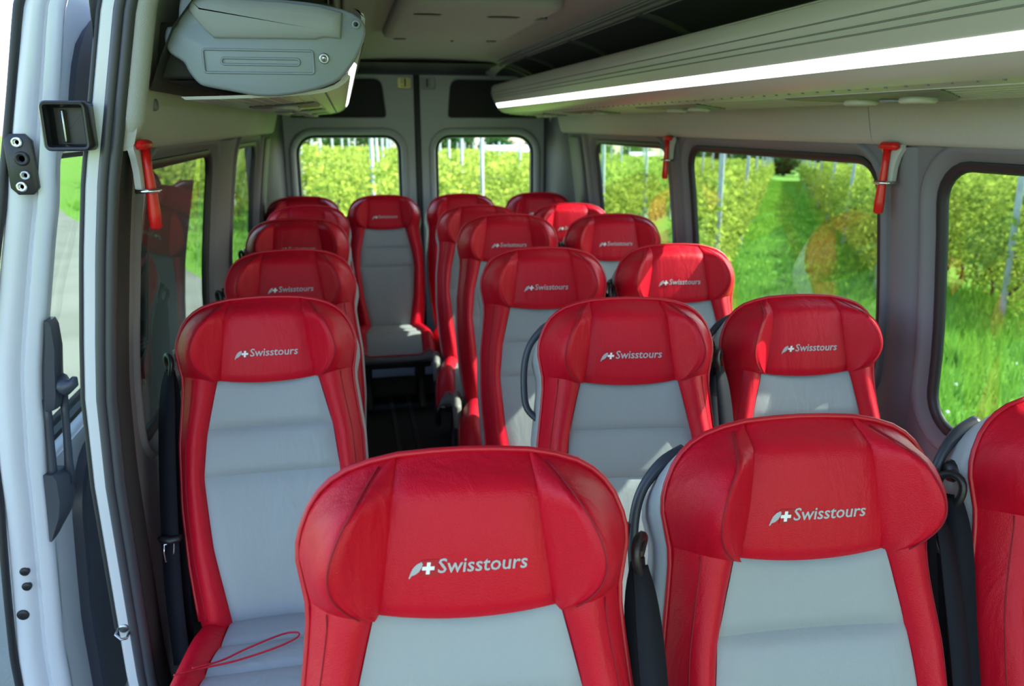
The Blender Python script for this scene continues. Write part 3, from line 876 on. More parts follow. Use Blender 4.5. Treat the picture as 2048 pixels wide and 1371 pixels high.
# ------------------------------------------------------------------ emergency hammers
def hammer(side, y, z, tilt, label):
    root = empty('emergency_hammer', (wx(side, z, -0.014), y, z)); root.scale = (1.2, 1.3, 1.0)
    tag(root, label, 'hammer', 'red emergency hammers on the window pillars')
    s = -side
    ho = MB()
    ho.loops([[(s * a, y_, z_) for a, y_ in ((0.0, -w_), (0.010, -w_), (0.014, -w_ * .6), (0.014, w_ * .6), (0.010, w_), (0.0, w_))] for z_, w_ in ((0.012, 0.028), (0.0, 0.030), (-0.02, 0.020), (-0.045, 0.014), (-0.085, 0.012))], True, True, True)
    autosmooth(ho.build('holder', M['holder'], root), 50)
    hd_ = MB(); hd_.tube([(s * 0.020, -0.030, 0.006), (s * 0.020, -0.024, 0.008), (s * 0.020, 0.012, 0.008), (s * 0.020, 0.020, 0.006)], [0.004, 0.010, 0.011, 0.005], 10)
    hd_.tube([(s * 0.020, 0.018, 0.006), (s * 0.020, 0.03, 0.006)], [0.005, 0.001], 8)
    autosmooth(hd_.build('hammer_head', M['hammer'], root), 50)
    hn = MB(); hn.tube([(s * 0.020, 0.0, 0.006), (s * 0.021, 0.0, -0.04), (s * 0.022, 0.001, -0.09), (s * 0.022, 0.002, -0.13), (s * 0.022, 0.002, -0.158), (s * 0.022, 0.002, -0.162)], [0.008, 0.007, 0.009, 0.0105, 0.010, 0.006], 10)
    hn.build('grip', M['hammer'], root)
    cl = MB(); cl.tube([(s * 0.0, -0.013, -0.083), (s * 0.026, -0.013, -0.083), (s * 0.033, -0.006, -0.083), (s * 0.033, 0.008, -0.083), (s * 0.026, 0.015, -0.083), (s * 0.0, 0.015, -0.083)], 0.005, 8)
    cl.build('clip', M['chrome'], root)
    return root
hammer(1, 1.80, 1.495, 0, 'red emergency hammer with chrome clip on the nearer right pillar')
hammer(1, 3.225, 1.492, 0, 'small red emergency hammer on the farther right pillar')
hammer(-1, 1.738, 1.508, 0, 'red emergency hammer beside the door seal on the left wall')

# ------------------------------------------------------------------ seats
L_BACK, HB = 0.815, 0.602            # length of the back, height where the headrest starts
ALPHA = math.radians(16)
ZTOP = 1.16
SA, CA = math.sin(ALPHA), math.cos(ALPHA)
_S = np.linspace(-0.15, 1.0, 461)
_A = np.radians(np.interp(_S, [-0.15, 0.40, 0.62, 1.0], [17.0, 17.0, 12.0, 12.0]))     # the back leans, the headrest stands up
_Yc = np.concatenate([[0], np.cumsum(np.sin((_A[1:] + _A[:-1]) / 2) * np.diff(_S))])
_Zc = np.concatenate([[0], np.cumsum(np.cos((_A[1:] + _A[:-1]) / 2) * np.diff(_S))])
_Yc -= np.interp(L_BACK, _S, _Yc); _Zc -= np.interp(L_BACK, _S, _Zc)
def BT(x, s, n):
    """back coordinates (across, up the back, forward) -> seat coordinates, origin on the floor under the headrest top"""
    a = float(np.interp(s, _S, _A))
    return (x, float(np.interp(s, _S, _Yc)) - n * math.cos(a), ZTOP + float(np.interp(s, _S, _Zc)) + n * math.sin(a))
def hwid(s):
    return float(np.interp(s, [0.0, 0.05, 0.15, 0.30, 0.45, 0.55, 0.605, 0.68, 0.82], [0.192, 0.200, 0.212, 0.222, 0.220, 0.208, 0.203, 0.216, 0.216]))
def stop(x):
    x = abs(x)
    return L_BACK - 0.011 - float(np.interp(x, [0, 0.04, 0.085, 0.12, 0.15, 0.17, 0.185, 0.198, 0.209, 0.216], [0, 0.001, 0.004, 0.011, 0.021, 0.033, 0.047, 0.066, 0.093, 0.123]))
def gwid(s):
    return float(np.interp(s, [0.0, 0.08, 0.2, 0.37, 0.48, 0.605], [0.112, 0.125, 0.146, 0.160, 0.148, 0.117]))
N_EDGE = -0.012
def hb(x): return HB - 0.012 * (1 - min(1, abs(x) / 0.13) ** 2) + 0.006     # lower edge of the headrest dips in the middle

def seam(u, v, e=0.035):
    d = min(u, 1 - u) / e; d2 = min(v, 1 - v) / e
    k = min(d, d2)
    return 0.0 if k >= 1 else (1 - k) ** 2
def head_n(x, v, kind):
    """forward depth of the headrest at lateral position x (kind: 0 centre, t in 0..1 insert, 1..2 outer wing)"""
    roll = sstep(0.76, 1.0, v) ** 1.5
    bell = 0.22 + 0.78 * math.sin(math.pi * min(1, 0.06 + 0.88 * v)) ** 0.9
    base = 0.032 + 0.008 * math.sin(math.pi * v)
    wing = 0.056 * bell
    if kind <= 0: n = base
    elif kind <= 1: n = base + wing * (kind ** 1.25)
    else:
        q = kind - 1
        n = lerp(base + wing, N_EDGE, 1 - math.cos(q * math.pi / 2) ** 0.9)
    n = lerp(n, N_EDGE, roll)
    n -= 0.005 * math.exp(-v / 0.03)
    return n
def xs_(v): return lerp(0.112, 0.086, v ** 0.8)
def xc_(v): return xs_(v) + 0.004 + 0.056 * math.sin(math.pi * min(1, v ** 0.9)) ** 0.75
def headpt(x, v, kind):
    s0 = hb(x); s1 = stop(x)
    return s0 + v * (s1 - s0)

def patch_mesh(name, fn, nu, nv, e=0.035, depth=0.004):
    mb = MB()
    def g(u, v):
        x, s, n = fn(u, v)
        return BT(x, s, n - depth * seam(u, v, e))
    mb.grid(g, nu, nv)
    me = mb.mesh(name)
    return me

def f_center(u, v):
    x = lerp(-1, 1, u) * xs_(v)
    n = head_n(x, v, 0) - 0.006 * (x / xs_(v)) ** 2 * 0 + 0.004 * (1 - (2 * u - 1) ** 2)
    return x, headpt(x, v, 0), n
def f_insert(sg):
    def fn(u, v):
        q = u if sg > 0 else 1 - u
        x = lerp(xs_(v), xc_(v), q)
        n = head_n(x, v, q) + 0.003 * math.sin(math.pi * u)
        return sg * x, headpt(x, v, 0), n
    return fn
def f_wing(sg):
    def fn(u, v):
        q = u if sg > 0 else 1 - u
        x = lerp(xc_(v), hwid(min(0.602 + v * 0.10, 0.68)), q)
        s = headpt(x, v, 0)
        n = head_n(x, v, 1 + q)
        return sg * x, s, n
    return fn
def low_n(x, s):
    g = gwid(s); a = abs(x)
    lum = 0.016 * math.sin(math.pi * min(1, s / 0.55)) ** 1.0
    if a <= g: return 0.012 + lum + 0.010 * (a / g) ** 2
    w = (a - g) / max(1e-5, hwid(s) - g)
    return lerp(0.022 + lum, N_EDGE, w ** 1.7) + 0.034 * math.sin(math.pi * min(1, w * 1.02)) ** 0.8
def f_pad(s0, s1):
    def fn(u, v):
        top = s1 if s1 < 0.6 else None
        x0 = lerp(-1, 1, u)
        s = lerp(s0, s1, v)
        x = x0 * gwid(s)
        if s1 > 0.6: s = lerp(s0, hb(x) + 0.004, v)
        return x, s, low_n(x, s) + 0.009 * math.sin(math.pi * v) ** 0.6 * (1 - 0.5 * (2 * u - 1) ** 4)
    return fn
def f_bol(sg):
    def fn(u, v):
        q = u if sg > 0 else 1 - u
        s = lerp(0.0, HB + 0.022, v)
        x = lerp(gwid(s), hwid(s), q)
        return sg * x, s, low_n(x, s)
    return fn
def outline(k=40):
    """backrest outline, anticlockwise from the lower right corner: list of (x, s)"""
    right = [(hwid(0.02 + (L_BACK - 0.166) * t), 0.02 + (L_BACK - 0.166) * t) for t in [i / 24 for i in range(25)]]
    xs = [0.216, 0.2135, 0.209, 0.204, 0.198, 0.192, 0.185, 0.178, 0.17, 0.15, 0.12, 0.085, 0.04]
    top = [(x, stop(x)) for x in xs[1:]]
    r = [(0.10, 0.0), (0.165, 0.001), (0.186, 0.007)] + right + top
    left = [(-x, s) for x, s in reversed(r)]
    return r + [(0, stop(0))] + left
OUT = outline()
SM = {}
SM['head_panel'] = patch_mesh('head_panel', f_center, 16, 18)
for sg, nm in ((-1, 'l'), (1, 'r')):
    SM['insert_' + nm] = patch_mesh('wing_insert', f_insert(sg), 10, 18, 0.06)
    SM['wing_' + nm] = patch_mesh('wing', f_wing(sg), 12, 18, 0.05)
    SM['bolster_' + nm] = patch_mesh('bolster', f_bol(sg), 12, 36, 0.03)
    # stitch line of the wing insert and of the bolster
    mb = MB()
    mb.tube([BT(sg * (xc_(v) + 0.006), headpt(xc_(v) + .006, v, 0), head_n(xc_(v), v, 1.06) + 0.0015) for v in [0.03 + 0.93 * i / 30 for i in range(31)]], 0.0010, 5)
    SM['stitch_' + nm] = mb.mesh('wing_stitch')
    mb = MB()
    pts = []
    for i in range(31):
        s = 0.03 + 0.585 * i / 30
        x = lerp(gwid(s), hwid(s), 0.66)
        pts.append(BT(sg * x, s, low_n(x, s) + 0.0006))
    mb.tube(pts, 0.0010, 5)
    SM['bstitch_' + nm] = mb.mesh('bolster_stitch')
SM['pad0'] = patch_mesh('pad', f_pad(0.0, 0.372), 16, 20, 0.03)
SM['pad1'] = patch_mesh('pad', f_pad(0.372, 0.488), 16, 10, 0.05)
SM['pad2'] = patch_mesh('pad', f_pad(0.488, 0.605), 16, 10, 0.05)
# piping round the edge
mb = MB(); mb.tube([BT(x, s, N_EDGE) for x, s in OUT[3:-3]], 0.0042, 8); SM['piping'] = mb.mesh('piping')
# shell: grey sides and back
mb = MB()
def scaled(o, d):  # crude inwards offset that keeps the outline tidy
    return inset(o, d)
lo = []
for d, n in ((0.004, N_EDGE - 0.001), (-0.0015, N_EDGE - 0.004), (-0.006, N_EDGE - 0.020), (-0.010, N_EDGE - 0.050), (-0.010, N_EDGE - 0.080), (0.004, N_EDGE - 0.105), (0.026, N_EDGE - 0.120), (0.06, N_EDGE - 0.126)):
    lo.append([BT(x, s - max(0, (s - 0.55) / 0.25) * max(0, -n - 0.012) * 0.85, n) for x, s in inset(OUT, d)])
mb.loops(lo, True, True, True)
SM['shell'] = mb.mesh('shell')
# cushion
YJ, ZJ = BT(0, 0, 0)[1:]           # joint of back and cushion
CL = 0.47
def cw(v): return lerp(0.212, 0.235, v ** 0.6)
def cg(v): return lerp(0.118, 0.150, sstep(0, 0.8, v))
def cpt(x, v, up=0.0):
    y = YJ + 0.03 - v * CL
    a = abs(x)
    z = ZJ + 0.012 + 0.055 * v
    roll = max(0, (v - 0.72) / 0.28)
    z -= 0.10 * roll ** 2.4
    g, w = cg(v), cw(v)
    if a > g:
        q = (a - g) / (w - g)
        z += 0.032 * math.sin(math.pi * min(1, q * 0.95)) ** 0.8 * (0.35 + 0.65 * sstep(0, .25, v)) - 0.055 * q ** 3
    return (x, y, z + up)
def cpatch(name, fn, nu, nv, e=0.05, depth=0.004):
    mb = MB()
    def g(u, v):
        x, vv, up = fn(u, v)
        return cpt(x, vv, up - depth * seam(u, v, e))
    mb.grid(g, nu, nv)
    return mb.mesh(name)
for k, (a, b) in enumerate(((0.0, 0.30), (0.30, 0.55), (0.55, 1.0))):
    SM['cpad%d' % k] = cpatch('cushion_pad', lambda u, v, a=a, b=b: (lerp(-1, 1, u) * cg(lerp(a, b, v)), lerp(a, b, v), 0.010 * math.sin(math.pi * v) ** 0.6), 14, 10)
for sg, nm in ((-1, 'l'), (1, 'r')):
    SM['cbol_' + nm] = cpatch('cushion_bolster', lambda u, v, sg=sg: (sg * lerp(cg(v), cw(v), u if sg > 0 else 1 - u), v, 0.0), 12, 20)
mb = MB()
co = []
for i in range(21): v = i / 20; co.append((cw(v), v))
ring_r = [cpt(x, v) for x, v in co]
ring_l = [cpt(-x, v) for x, v in reversed(co)]
front = [cpt(lerp(cw(1), -cw(1), t / 24), 1.0) for t in range(1, 24)]
back = [cpt(lerp(-cw(0), cw(0), t / 12), 0.0) for t in range(1, 12)]
rim = ring_r + front + ring_l + back
mb.loops([rim, [(x * 1.01, y, z - 0.012) for x, y, z in rim], [(x * 1.0, y, min(z - 0.03, ZJ - 0.05)) for x, y, z in rim], [(x * 0.93, y + 0.01, ZJ - 0.085) for x, y, z in rim]], True, False, True)
SM['cshell'] = mb.mesh('cushion_shell')
mb = MB()
mb.tube([(x * 1.012, y, z - 0.006) for x, y, z in ring_r + front + ring_l], 0.004, 6)
SM['cpipe'] = mb.mesh('cushion_piping')
# pedestal
mb = MB(); mb.box((0, YJ - 0.20, ZJ - 0.105), (0.40, 0.40, 0.045), 0.012); SM['pan'] = mb.mesh('seat_pan')
mb = MB()
mb.loops([[(x, y, z) for x, y in rrect(-0.022, 0.022, YJ - 0.20 - d, YJ - 0.20 + d, 0.012, 3)] for d, z in ((0.20, 0.0), (0.20, 0.02), (0.12, 0.08), (0.11, 0.18), (0.15, ZJ - 0.12))], True, True, True)
SM['leg'] = mb.mesh('leg')
mb = MB(); mb.box((0, 0, 0), (0.035, 0.20, 0.12), 0.016); SM['recliner'] = mb.mesh('recliner_cover')
mb = MB(); mb.box((0, 0, 0), (0.03, 0.12, 0.26), 0.012); SM['side_plate'] = mb.mesh('side_plate')
# belt parts (for a belt on the +x side; mirrored for the other)
def belt_parts(sg):
    d = {}
    mb = MB()
    mb.tube([BT(sg * 0.185, 0.665, -0.055), BT(sg * 0.215, 0.670, -0.050), BT(sg * 0.228, 0.668, -0.046)], [0.026, 0.022, 0.015], 12)
    d['anchor'] = mb.mesh('belt_anchor')
    mb = MB()
    c = Vector(BT(sg * 0.237, 0.642, -0.030))
    ring = [c + Vector((sg * 0.003 * math.sin(2 * a), 0.020 * math.cos(a) * 0.9, 0.030 * math.sin(a))) + Vector((sg * 0.008 * math.cos(a), 0, 0)) for a in [2 * math.pi * k / 20 for k in range(20)]]
    mb.tube(ring, 0.0065, 8, closed=True)
    d['guide'] = mb.mesh('belt_guide')
    mb = MB()
    pts = catmull([BT(sg * 0.236, 0.632, -0.022), BT(sg * 0.240, 0.58, -0.005), BT(sg * 0.246, 0.44, 0.008), BT(sg * 0.248, 0.25, 0.014), BT(sg * 0.246, 0.08, 0.01), BT(sg * 0.240, -0.08, -0.01)], 5)
    n = len(pts)
    mb.ribbon(pts, [Vector((sg * 0.92, lerp(0.5, 0.3, min(1, 2 * i / n)), 0)) for i in range(n)], [lerp(0.026, 0.044, sstep(0, 0.3, i / n)) for i in range(n)], 0.0012)
    d['strap'] = mb.mesh('belt_strap')
    mb = MB()
    pts = catmull([BT(sg * 0.237, 0.635, -0.038), BT(sg * 0.238, 0.57, -0.05), BT(sg * 0.240, 0.40, -0.050), BT(sg * 0.240, 0.2, -0.05), BT(sg * 0.238, -0.05, -0.05)], 5)
    n = len(pts)
    mb.ribbon(pts, [Vector((sg * 0.9, 0.4, 0)) for i in range(n)], [lerp(0.024, 0.044, sstep(0, 0.3, i / n)) for i in range(n)], 0.0012)
    d['strap2'] = mb.mesh('belt_strap')
    # tongue with plastic grip
    c = Vector(BT(sg * 0.247, 0.235, 0.018))
    mb = MB(); mb.tube([c + Vector((-0.024, 0, 0.004)), c + Vector((-0.018, -0.004, 0)), c + Vector((0, -0.006, -0.004)), c + Vector((0.02, -0.004, -0.002)), c + Vector((0.026, 0, 0.004))], [0.006, 0.010, 0.011, 0.010, 0.006], 10, flat=0.9)
    d['tongue_grip'] = mb.mesh('tongue_grip')
    mb = MB()
    c2 = c + Vector((-0.004, -0.006, -0.012))
    mb.tube([c2 + Vector(p) for p in ((0.013, 0, 0), (0.010, -0.002, -0.022), (0.007, -0.003, -0.044), (-0.012, -0.003, -0.046), (-0.012, -0.002, -0.022), (-0.010, 0, 0))], 0.0028, 6, closed=True)
    d['tongue'] = mb.mesh('belt_tongue')
    return d
BELT = {1: belt_parts(1), -1: belt_parts(-1)}
# grab handle at the shoulder, left side
mb = MB()
pts = catmull([BT(-0.160, 0.745, -0.070), BT(-0.198, 0.728, -0.066), BT(-0.228, 0.695, -0.064), BT(-0.243, 0.650, -0.064), BT(-0.247, 0.59, -0.062), BT(-0.240, 0.535, -0.058), BT(-0.205, 0.500, -0.050)], 5)
mb.tube(pts, [lerp(0.014, 0.0085, sstep(0, 0.35, i / (len(pts) - 1))) for i in range(len(pts))], 10)
SM['handle'] = mb.mesh('grab_handle')

# embroidered logo, bent onto the headrest
def head_v(x, s): return (s - hb(x)) / (stop(x) - hb(x))
def lay(x, s, up):
    v = head_v(x, s)
    u = (x / xs_(v) + 1) / 2
    n = head_n(x, v, 0) + 0.004 * (1 - (2 * u - 1) ** 2)
    return BT(x, s, n + 0.0006 + up)
S_LOGO, H_TXT = HB + 0.060, 0.0235
cu = bpy.data.curves.new('txt', 'FONT')
cu.body = 'Swisstours'
cu.size = H_TXT * 1.0
cu.shear = 0.14
cu.offset = 0.00022
cu.extrude = 0.0006
cu.resolution_u = 2
to = bpy.data.objects.new('txt', cu); COL.objects.link(to)
dg = bpy.context.evaluated_depsgraph_get(); dg.update()
tm = bpy.data.meshes.new_from_object(to.evaluated_get(dg))
COL.objects.unlink(to); bpy.data.objects.remove(to)
xs = [v.co.x for v in tm.vertices]
k_ = 0.112 / (max(xs) - min(xs)); x0 = min(xs)
for v in tm.vertices:
    v.co = lay(-0.037 + (v.co.x - x0) * k_, S_LOGO + v.co.y * k_, v.co.z)
tm.name = 'logo_text'
tm.update()
SM['text'] = tm
def flatlogo(name, poly, up, th=0.0006, holes=()):
    v, f = flat_fill(poly, holes, None)
    mb = MB(); mb.add([lay(x, s, up + th) for x, s in v], f)
    mb.loops([[lay(x, s, up + th) for x, s in poly], [lay(x, s, up - 0.001) for x, s in poly]])
    return mb.mesh(name, False)
lf = [(-0.080, -0.006), (-0.0775, 0.001), (-0.074, 0.0075), (-0.069, 0.0125), (-0.0625, 0.0155), (-0.0612, 0.0125), (-0.0630, 0.0075), (-0.0665, 0.0025), (-0.071, -0.001), (-0.0765, -0.003), (-0.0788, -0.0068)]
lf = [(x * 0.95 + 0.003, S_LOGO + s * 0.95) for x, s in lf]
SM['leaf'] = flatlogo('logo_leaf', lf[::-1], 0.0003)
cx, cs = -0.0485, S_LOGO + 0.0065
w1, w2 = 0.0075, 0.0023
cr = [(-w2, -w1), (w2, -w1), (w2, -w2), (w1, -w2), (w1, w2), (w2, w2), (w2, w1), (-w2, w1), (-w2, w2), (-w1, w2), (-w1, -w2), (-w2, -w2)]
SM['cross'] = flatlogo('logo_cross', [(cx + a + 0.14 * b, cs + b) for a, b in cr], 0.0006)
sq = [(-0.0105, -0.0105), (0.0105, -0.0105), (0.0125, 0.0105), (-0.0085, 0.0105)]
SM['crest'] = flatlogo('logo_crest', [(cx + a + 0.001, cs + b) for a, b in sq], 0.0)

def seat(x, y, label, dz=0.0, belt=1, handle=False, tongue=False, base=True, rot=0.0, tilt=0.0, aisle=0):
    root = empty('passenger_seat', (x, y, dz), (tilt, 0, rot))
    tag(root, label, 'seat', 'red and grey leather passenger seats')
    P = lambda nm, key, m, par=root: obj(nm, SM[key] if isinstance(key, str) else key, M[m], par)
    shell = P('back_shell', 'shell', 'shell')
    hp = P('headrest_panel', 'head_panel', 'red')
    for key, nm, m in (('text', 'logo_text', 'thread'), ('leaf', 'logo_leaf', 'thread'), ('crest', 'logo_crest', 'patch'), ('cross', 'logo_cross', 'thread_w')):
        P(nm, key, m, hp)
    for s in 'lr':
        P('headrest_insert', 'insert_' + s, 'red')
        w = P('headrest_wing', 'wing_' + s, 'red')
        P('stitching', 'stitch_' + s, 'red_seam', w)
        b = P('back_bolster', 'bolster_' + s, 'red')
        P('stitching', 'bstitch_' + s, 'red_seam', b)
        P('cushion_bolster', 'cbol_' + s, 'red')
    for k in range(3):
        P('back_pad', 'pad%d' % k, 'grey')
        P('cushion_pad', 'cpad%d' % k, 'grey')
    P('piping', 'piping', 'red_pipe', shell)
    cs_ = P('cushion_shell', 'cshell', 'shell')
    P('piping', 'cpipe', 'red_pipe', cs_)
    P('seat_pan', 'pan', 'base')
    for sx in (-1, 1):
        o = P('leg', 'leg', 'base'); o.location = (sx * 0.15, 0, 0); o.scale = (1, 1, 1)
    if aisle:
        o = P('recliner_cover', 'recliner', 'base_cover'); o.location = (aisle * 0.235, YJ - 0.02, ZJ - 0.02)
        o = P('side_plate', 'side_plate', 'base'); o.location = (aisle * 0.235, YJ - 0.06, ZJ - 0.18)
    if belt:
        B = BELT[belt]
        P('belt_anchor', B['anchor'], 'black')
        P('belt_guide', B['guide'], 'black')
        st = P('belt_strap', B['strap'], 'strap')
        P('belt_strap', B['strap2'], 'strap')
        if tongue:
            t = P('belt_tongue', B['tongue'], 'chrome')
            P('tongue_grip', B['tongue_grip'], 'black', t)
    if handle:
        P('grab_handle', 'handle', 'handle')
    return root

XL, XA, XB = -0.214, 0.648, 1.13
RR = -0.11                                                  # the seats of the right-hand pairs are turned a little to the aisle
seat(0.128, 0.922, 'red and grey seat nearest the camera, bottom centre, beside the aisle', belt=1, rot=-0.098, dz=0.003)
seat(0.650, 0.985, 'nearest seat with a slate grab handle, right of the bottom centre seat', belt=1, handle=True, dz=-0.016, rot=-0.085)
seat(1.185, 0.990, 'front row window seat cut off by the right edge of the photo', belt=-1, handle=True, tongue=True, dz=-0.012, rot=-0.085)
seat(-0.214, 1.970, 'front seat of the left column, by the door opening, with red cord on its cushion', belt=-1, tongue=True, dz=-0.003)
seat(0.648, 1.752, 'second row aisle seat of the right pair, behind the slate-handled seat', belt=1, handle=True, aisle=-1, dz=0.002, rot=-0.13)
seat(1.144, 1.797, 'second row window seat against the right pillar with the nearer hammer', belt=-1, handle=True, dz=-0.022, rot=-0.10)
seat(-0.203, 2.72, 'second seat of the left column, just behind the front left one', belt=-1)
seat(XA - 0.008, 2.55, 'third row aisle seat of the right pair, with a sun patch low on its back', belt=1, aisle=-1, rot=RR, dz=0.006)
seat(XB - 0.01, 2.56, 'third row window seat with sunlit headrest below the middle right window', belt=-1, rot=RR, dz=0.002)
seat(XL - 0.005, 3.48, 'third seat of the left column, its logo half hidden by the one ahead', belt=-1, dz=0.02)
seat(XA + 0.015, 3.28, 'fourth row aisle seat of the right pair', belt=1, dz=0.040, aisle=-1, rot=RR)
seat(XB + 0.012, 3.30, 'fourth row window seat with sunlit headrest', belt=-1, dz=0.028, rot=RR)
seat(XL, 4.29, 'fourth and last seat of the left column, almost hidden', belt=-1, dz=-0.004)
seat(XA + 0.012, 4.02, 'fifth row aisle seat of the right pair, just before the back row', belt=1, dz=0.006, aisle=-1, rot=RR)
seat(XB + 0.02, 4.02, 'fifth row window seat with sunlit headrest, small and far', belt=-1, dz=0.006, rot=RR)
seat(-0.258, 4.80, 'back row seat in the far left corner', belt=0, base=True)
seat(0.211, 4.80, 'back row seat at the end of the aisle, seen in full', belt=-1)
seat(0.684, 4.80, 'back row seat right of the rear door gap', belt=1)
seat(1.166, 4.80, 'back row seat in the far right corner', belt=-1)

# red cord loop left on the front left cushion
cd = MB()
base = Vector((XL, 1.970, 0))
def on_c(x, v): p = cpt(x, v, 0.016); return base + Vector(p)
pts = catmull([on_c(-0.16, 0.60), on_c(-0.11, 0.50), on_c(-0.06, 0.42), on_c(0.01, 0.33), on_c(0.045, 0.33), on_c(0.045, 0.38), on_c(0.0, 0.45), on_c(-0.08, 0.52), on_c(-0.15, 0.58), on_c(-0.19, 0.66)], 6)
cd.tube(pts, 0.0022, 6)
tag(cd.build('cord', M['cord']), 'thin red cord loop lying on the front left seat cushion', 'cord')

# ------------------------------------------------------------------ outside: ground, path, vineyard
def gz(x, y): return -0.62 - 0.0377 * (x - 0.475) - 0.0194 * (y - 2.5)
def grass_ground():
    m = bpy.data.materials.new('meadow'); m.use_nodes = True
    nt = m.node_tree; b = nt.nodes['Principled BSDF']; b.inputs['Roughness'].default_value = 0.9; b.inputs['Specular IOR Level'].default_value = 0.1
    geo = nt.nodes.new('ShaderNodeNewGeometry')
    n1 = nt.nodes.new('ShaderNodeTexNoise'); n1.inputs['Scale'].default_value = 0.9; n1.inputs['Detail'].default_value = 6
    n2 = nt.nodes.new('ShaderNodeTexNoise'); n2.inputs['Scale'].default_value = 14; n2.inputs['Detail'].default_value = 4
    nt.links.new(geo.outputs['Position'], n1.inputs['Vector']); nt.links.new(geo.outputs['Position'], n2.inputs['Vector'])
    r1 = nt.nodes.new('ShaderNodeValToRGB')
    r1.color_ramp.elements[0].position = 0.3; r1.color_ramp.elements[0].color = (0.08, 0.22, 0.028, 1)
    r1.color_ramp.elements[1].position = 0.7; r1.color_ramp.elements[1].color = (0.19, 0.37, 0.055, 1)
    nt.links.new(n2.outputs['Fac'], r1.inputs[0])
    mx = nt.nodes.new('ShaderNodeMix'); mx.data_type = 'RGBA'; mx.inputs[7].default_value = (0.20, 0.30, 0.07, 1)
    rp = nt.nodes.new('ShaderNodeMapRange'); rp.inputs[1].default_value = 0.5; rp.inputs[2].default_value = 0.8
    nt.links.new(n1.outputs['Fac'], rp.inputs[0]); nt.links.new(rp.outputs[0], mx.inputs[0]); nt.links.new(r1.outputs[0], mx.inputs[6])
    nt.links.new(mx.outputs[2], b.inputs['Base Color'])
    bp = nt.nodes.new('ShaderNodeBump'); bp.inputs['Strength'].default_value = 0.7; bp.inputs['Distance'].default_value = 0.08
    nt.links.new(n2.outputs['Fac'], bp.inputs['Height']); nt.links.new(bp.outputs[0], b.inputs['Normal'])
    return m
M['meadow'] = grass_ground()
M['gravel'] = mat('pale_gravel', (0.20, 0.215, 0.18), 0.95, vary=(1.2, (0.15, 0.165, 0.13), 0.4, 0.7), bump=[(60, 0.4, 0.01, 'noise')])
gm = MB()
gm.grid(lambda u, v: (lerp(-120, 330, u), lerp(-120, 420, v), gz(lerp(-120, 330, u), lerp(-120, 420, v))), 12, 12)
tag(gm.build('ground', M['meadow']), 'green meadow ground around the van', 'grass', kind='structure')
pr_ = catmull([(0.9, -25, 0), (0.7, -5, 0), (0.2, 3, 0), (-1.1, 9, 0), (-2.5, 13, 0), (-6.6, 21.1, 0), (-8.6, 25.6, 0), (-15, 38, 0)], 6)
pth = MB()
pth.loops([[(p.x - t * 5.2, p.y - t * 1.6, gz(p.x - t * 5.2, p.y - t * 1.6) + 0.012) for t in (1, 0.5, 0)] for p in pr_], closed=False)
tag(pth.build('path', M['gravel']), 'pale gravel track beside the open sliding door', 'path', kind='structure')

RD = Vector((0.506, 0.862)).normalized(); RP = Vector((RD.y, -RD.x))
ROT = math.atan2(RD.y, RD.x)
def leaf_cloud(n, sx, sy, z0, z1, size, seed, shape=None):
    r = np.random.default_rng(seed)
    V, Fc = [], []
    for i in range(n):
        for _ in range(20):
            x, y, t = r.uniform(-sx, sx), r.normal(0, sy * 0.55), r.uniform(0, 1)
            if shape is None or shape(x / sx, y / sy, t): break
        c = Vector((x, y, lerp(z0, z1, t)))
        a = Vector((r.normal(), r.normal(), r.normal() * 0.6)).normalized()
        b = a.cross(Vector((r.normal(), r.normal(), r.normal()))).normalized()
        nn = a.cross(b)
        s = size * r.uniform(0.6, 1.25)
        k = len(V)
        V += [c - a * s, c - b * s * 0.62 + nn * s * .15, c + a * s, c + b * s * 0.62 + nn * s * .15]
        Fc.append((k, k + 1, k + 2, k + 3))
    return V, Fc
def vine_shape(x, y, t):
    return abs(y) < 0.35 + 0.9 * math.sin(math.pi * min(1, t * 0.9 + 0.12)) and random.random() < (0.35 + 1.3 * t)
VINE = []
for k in range(5):
    v, f = leaf_cloud(860, 0.78, 0.38, 0.16, 1.80, 0.060, 20 + k, vine_shape)
    VINE.append(mesh('foliage', v, f, False))
TRUNK = []
for k in range(3):
    tb = MB(); rr_ = random.Random(k)
    tb.tube(catmull([(0, 0, -0.1), (rr_.uniform(-.05, .05), rr_.uniform(-.05, .05), 0.2), (rr_.uniform(-.1, .1), rr_.uniform(-.06, .06), 0.45), (rr_.uniform(-.16, .16), 0, 0.75), (rr_.uniform(-.3, .3), 0, 0.95)], 3), 0.032, 6)
    tb.tube([(0, 0, 0.7), (0.35, 0, 0.85), (0.7, 0.02, 0.9)], 0.016, 5)
    TRUNK.append(tb.mesh('trunk'))
pm_ = MB(); pm_.loops([[(x, y, z) for x, y in rrect(-0.04, 0.04, -0.035, 0.035, 0.012, 2)] for z in (-0.2, 2.28, 2.29)], True, True, True)
POST = pm_.mesh('post', False)
def path_ok(x, y):
    return (x + 2.5) > -0.48 * (y - 13) + 3.6
rows = [(-1.0, 11.0, 'left of the mown lane'), (1.85, 13.0, 'right of the mown lane'), (3.3, 11.6, 'behind the front right window'), (5.8, 10.5, 'farther right behind the front window'), (8.4, 9.5, 'farther right behind the front window')]
for k in range(1, 11): rows.append((-1.0 - 2.6 * k, 10.0, 'rear'))
cand = []
for ri, (ac, a0, nm) in enumerate(rows):
    a = a0
    while a < 75:
        p = RD * a + RP * ac
        if path_ok(p.x, p.y) and (p.y > 11.5 or p.x > 4.5):
            cand.append((p.length, p.x, p.y, ri, nm, a))
        a += 1.15
cand.sort()
near, far = cand[:290], cand[290:]
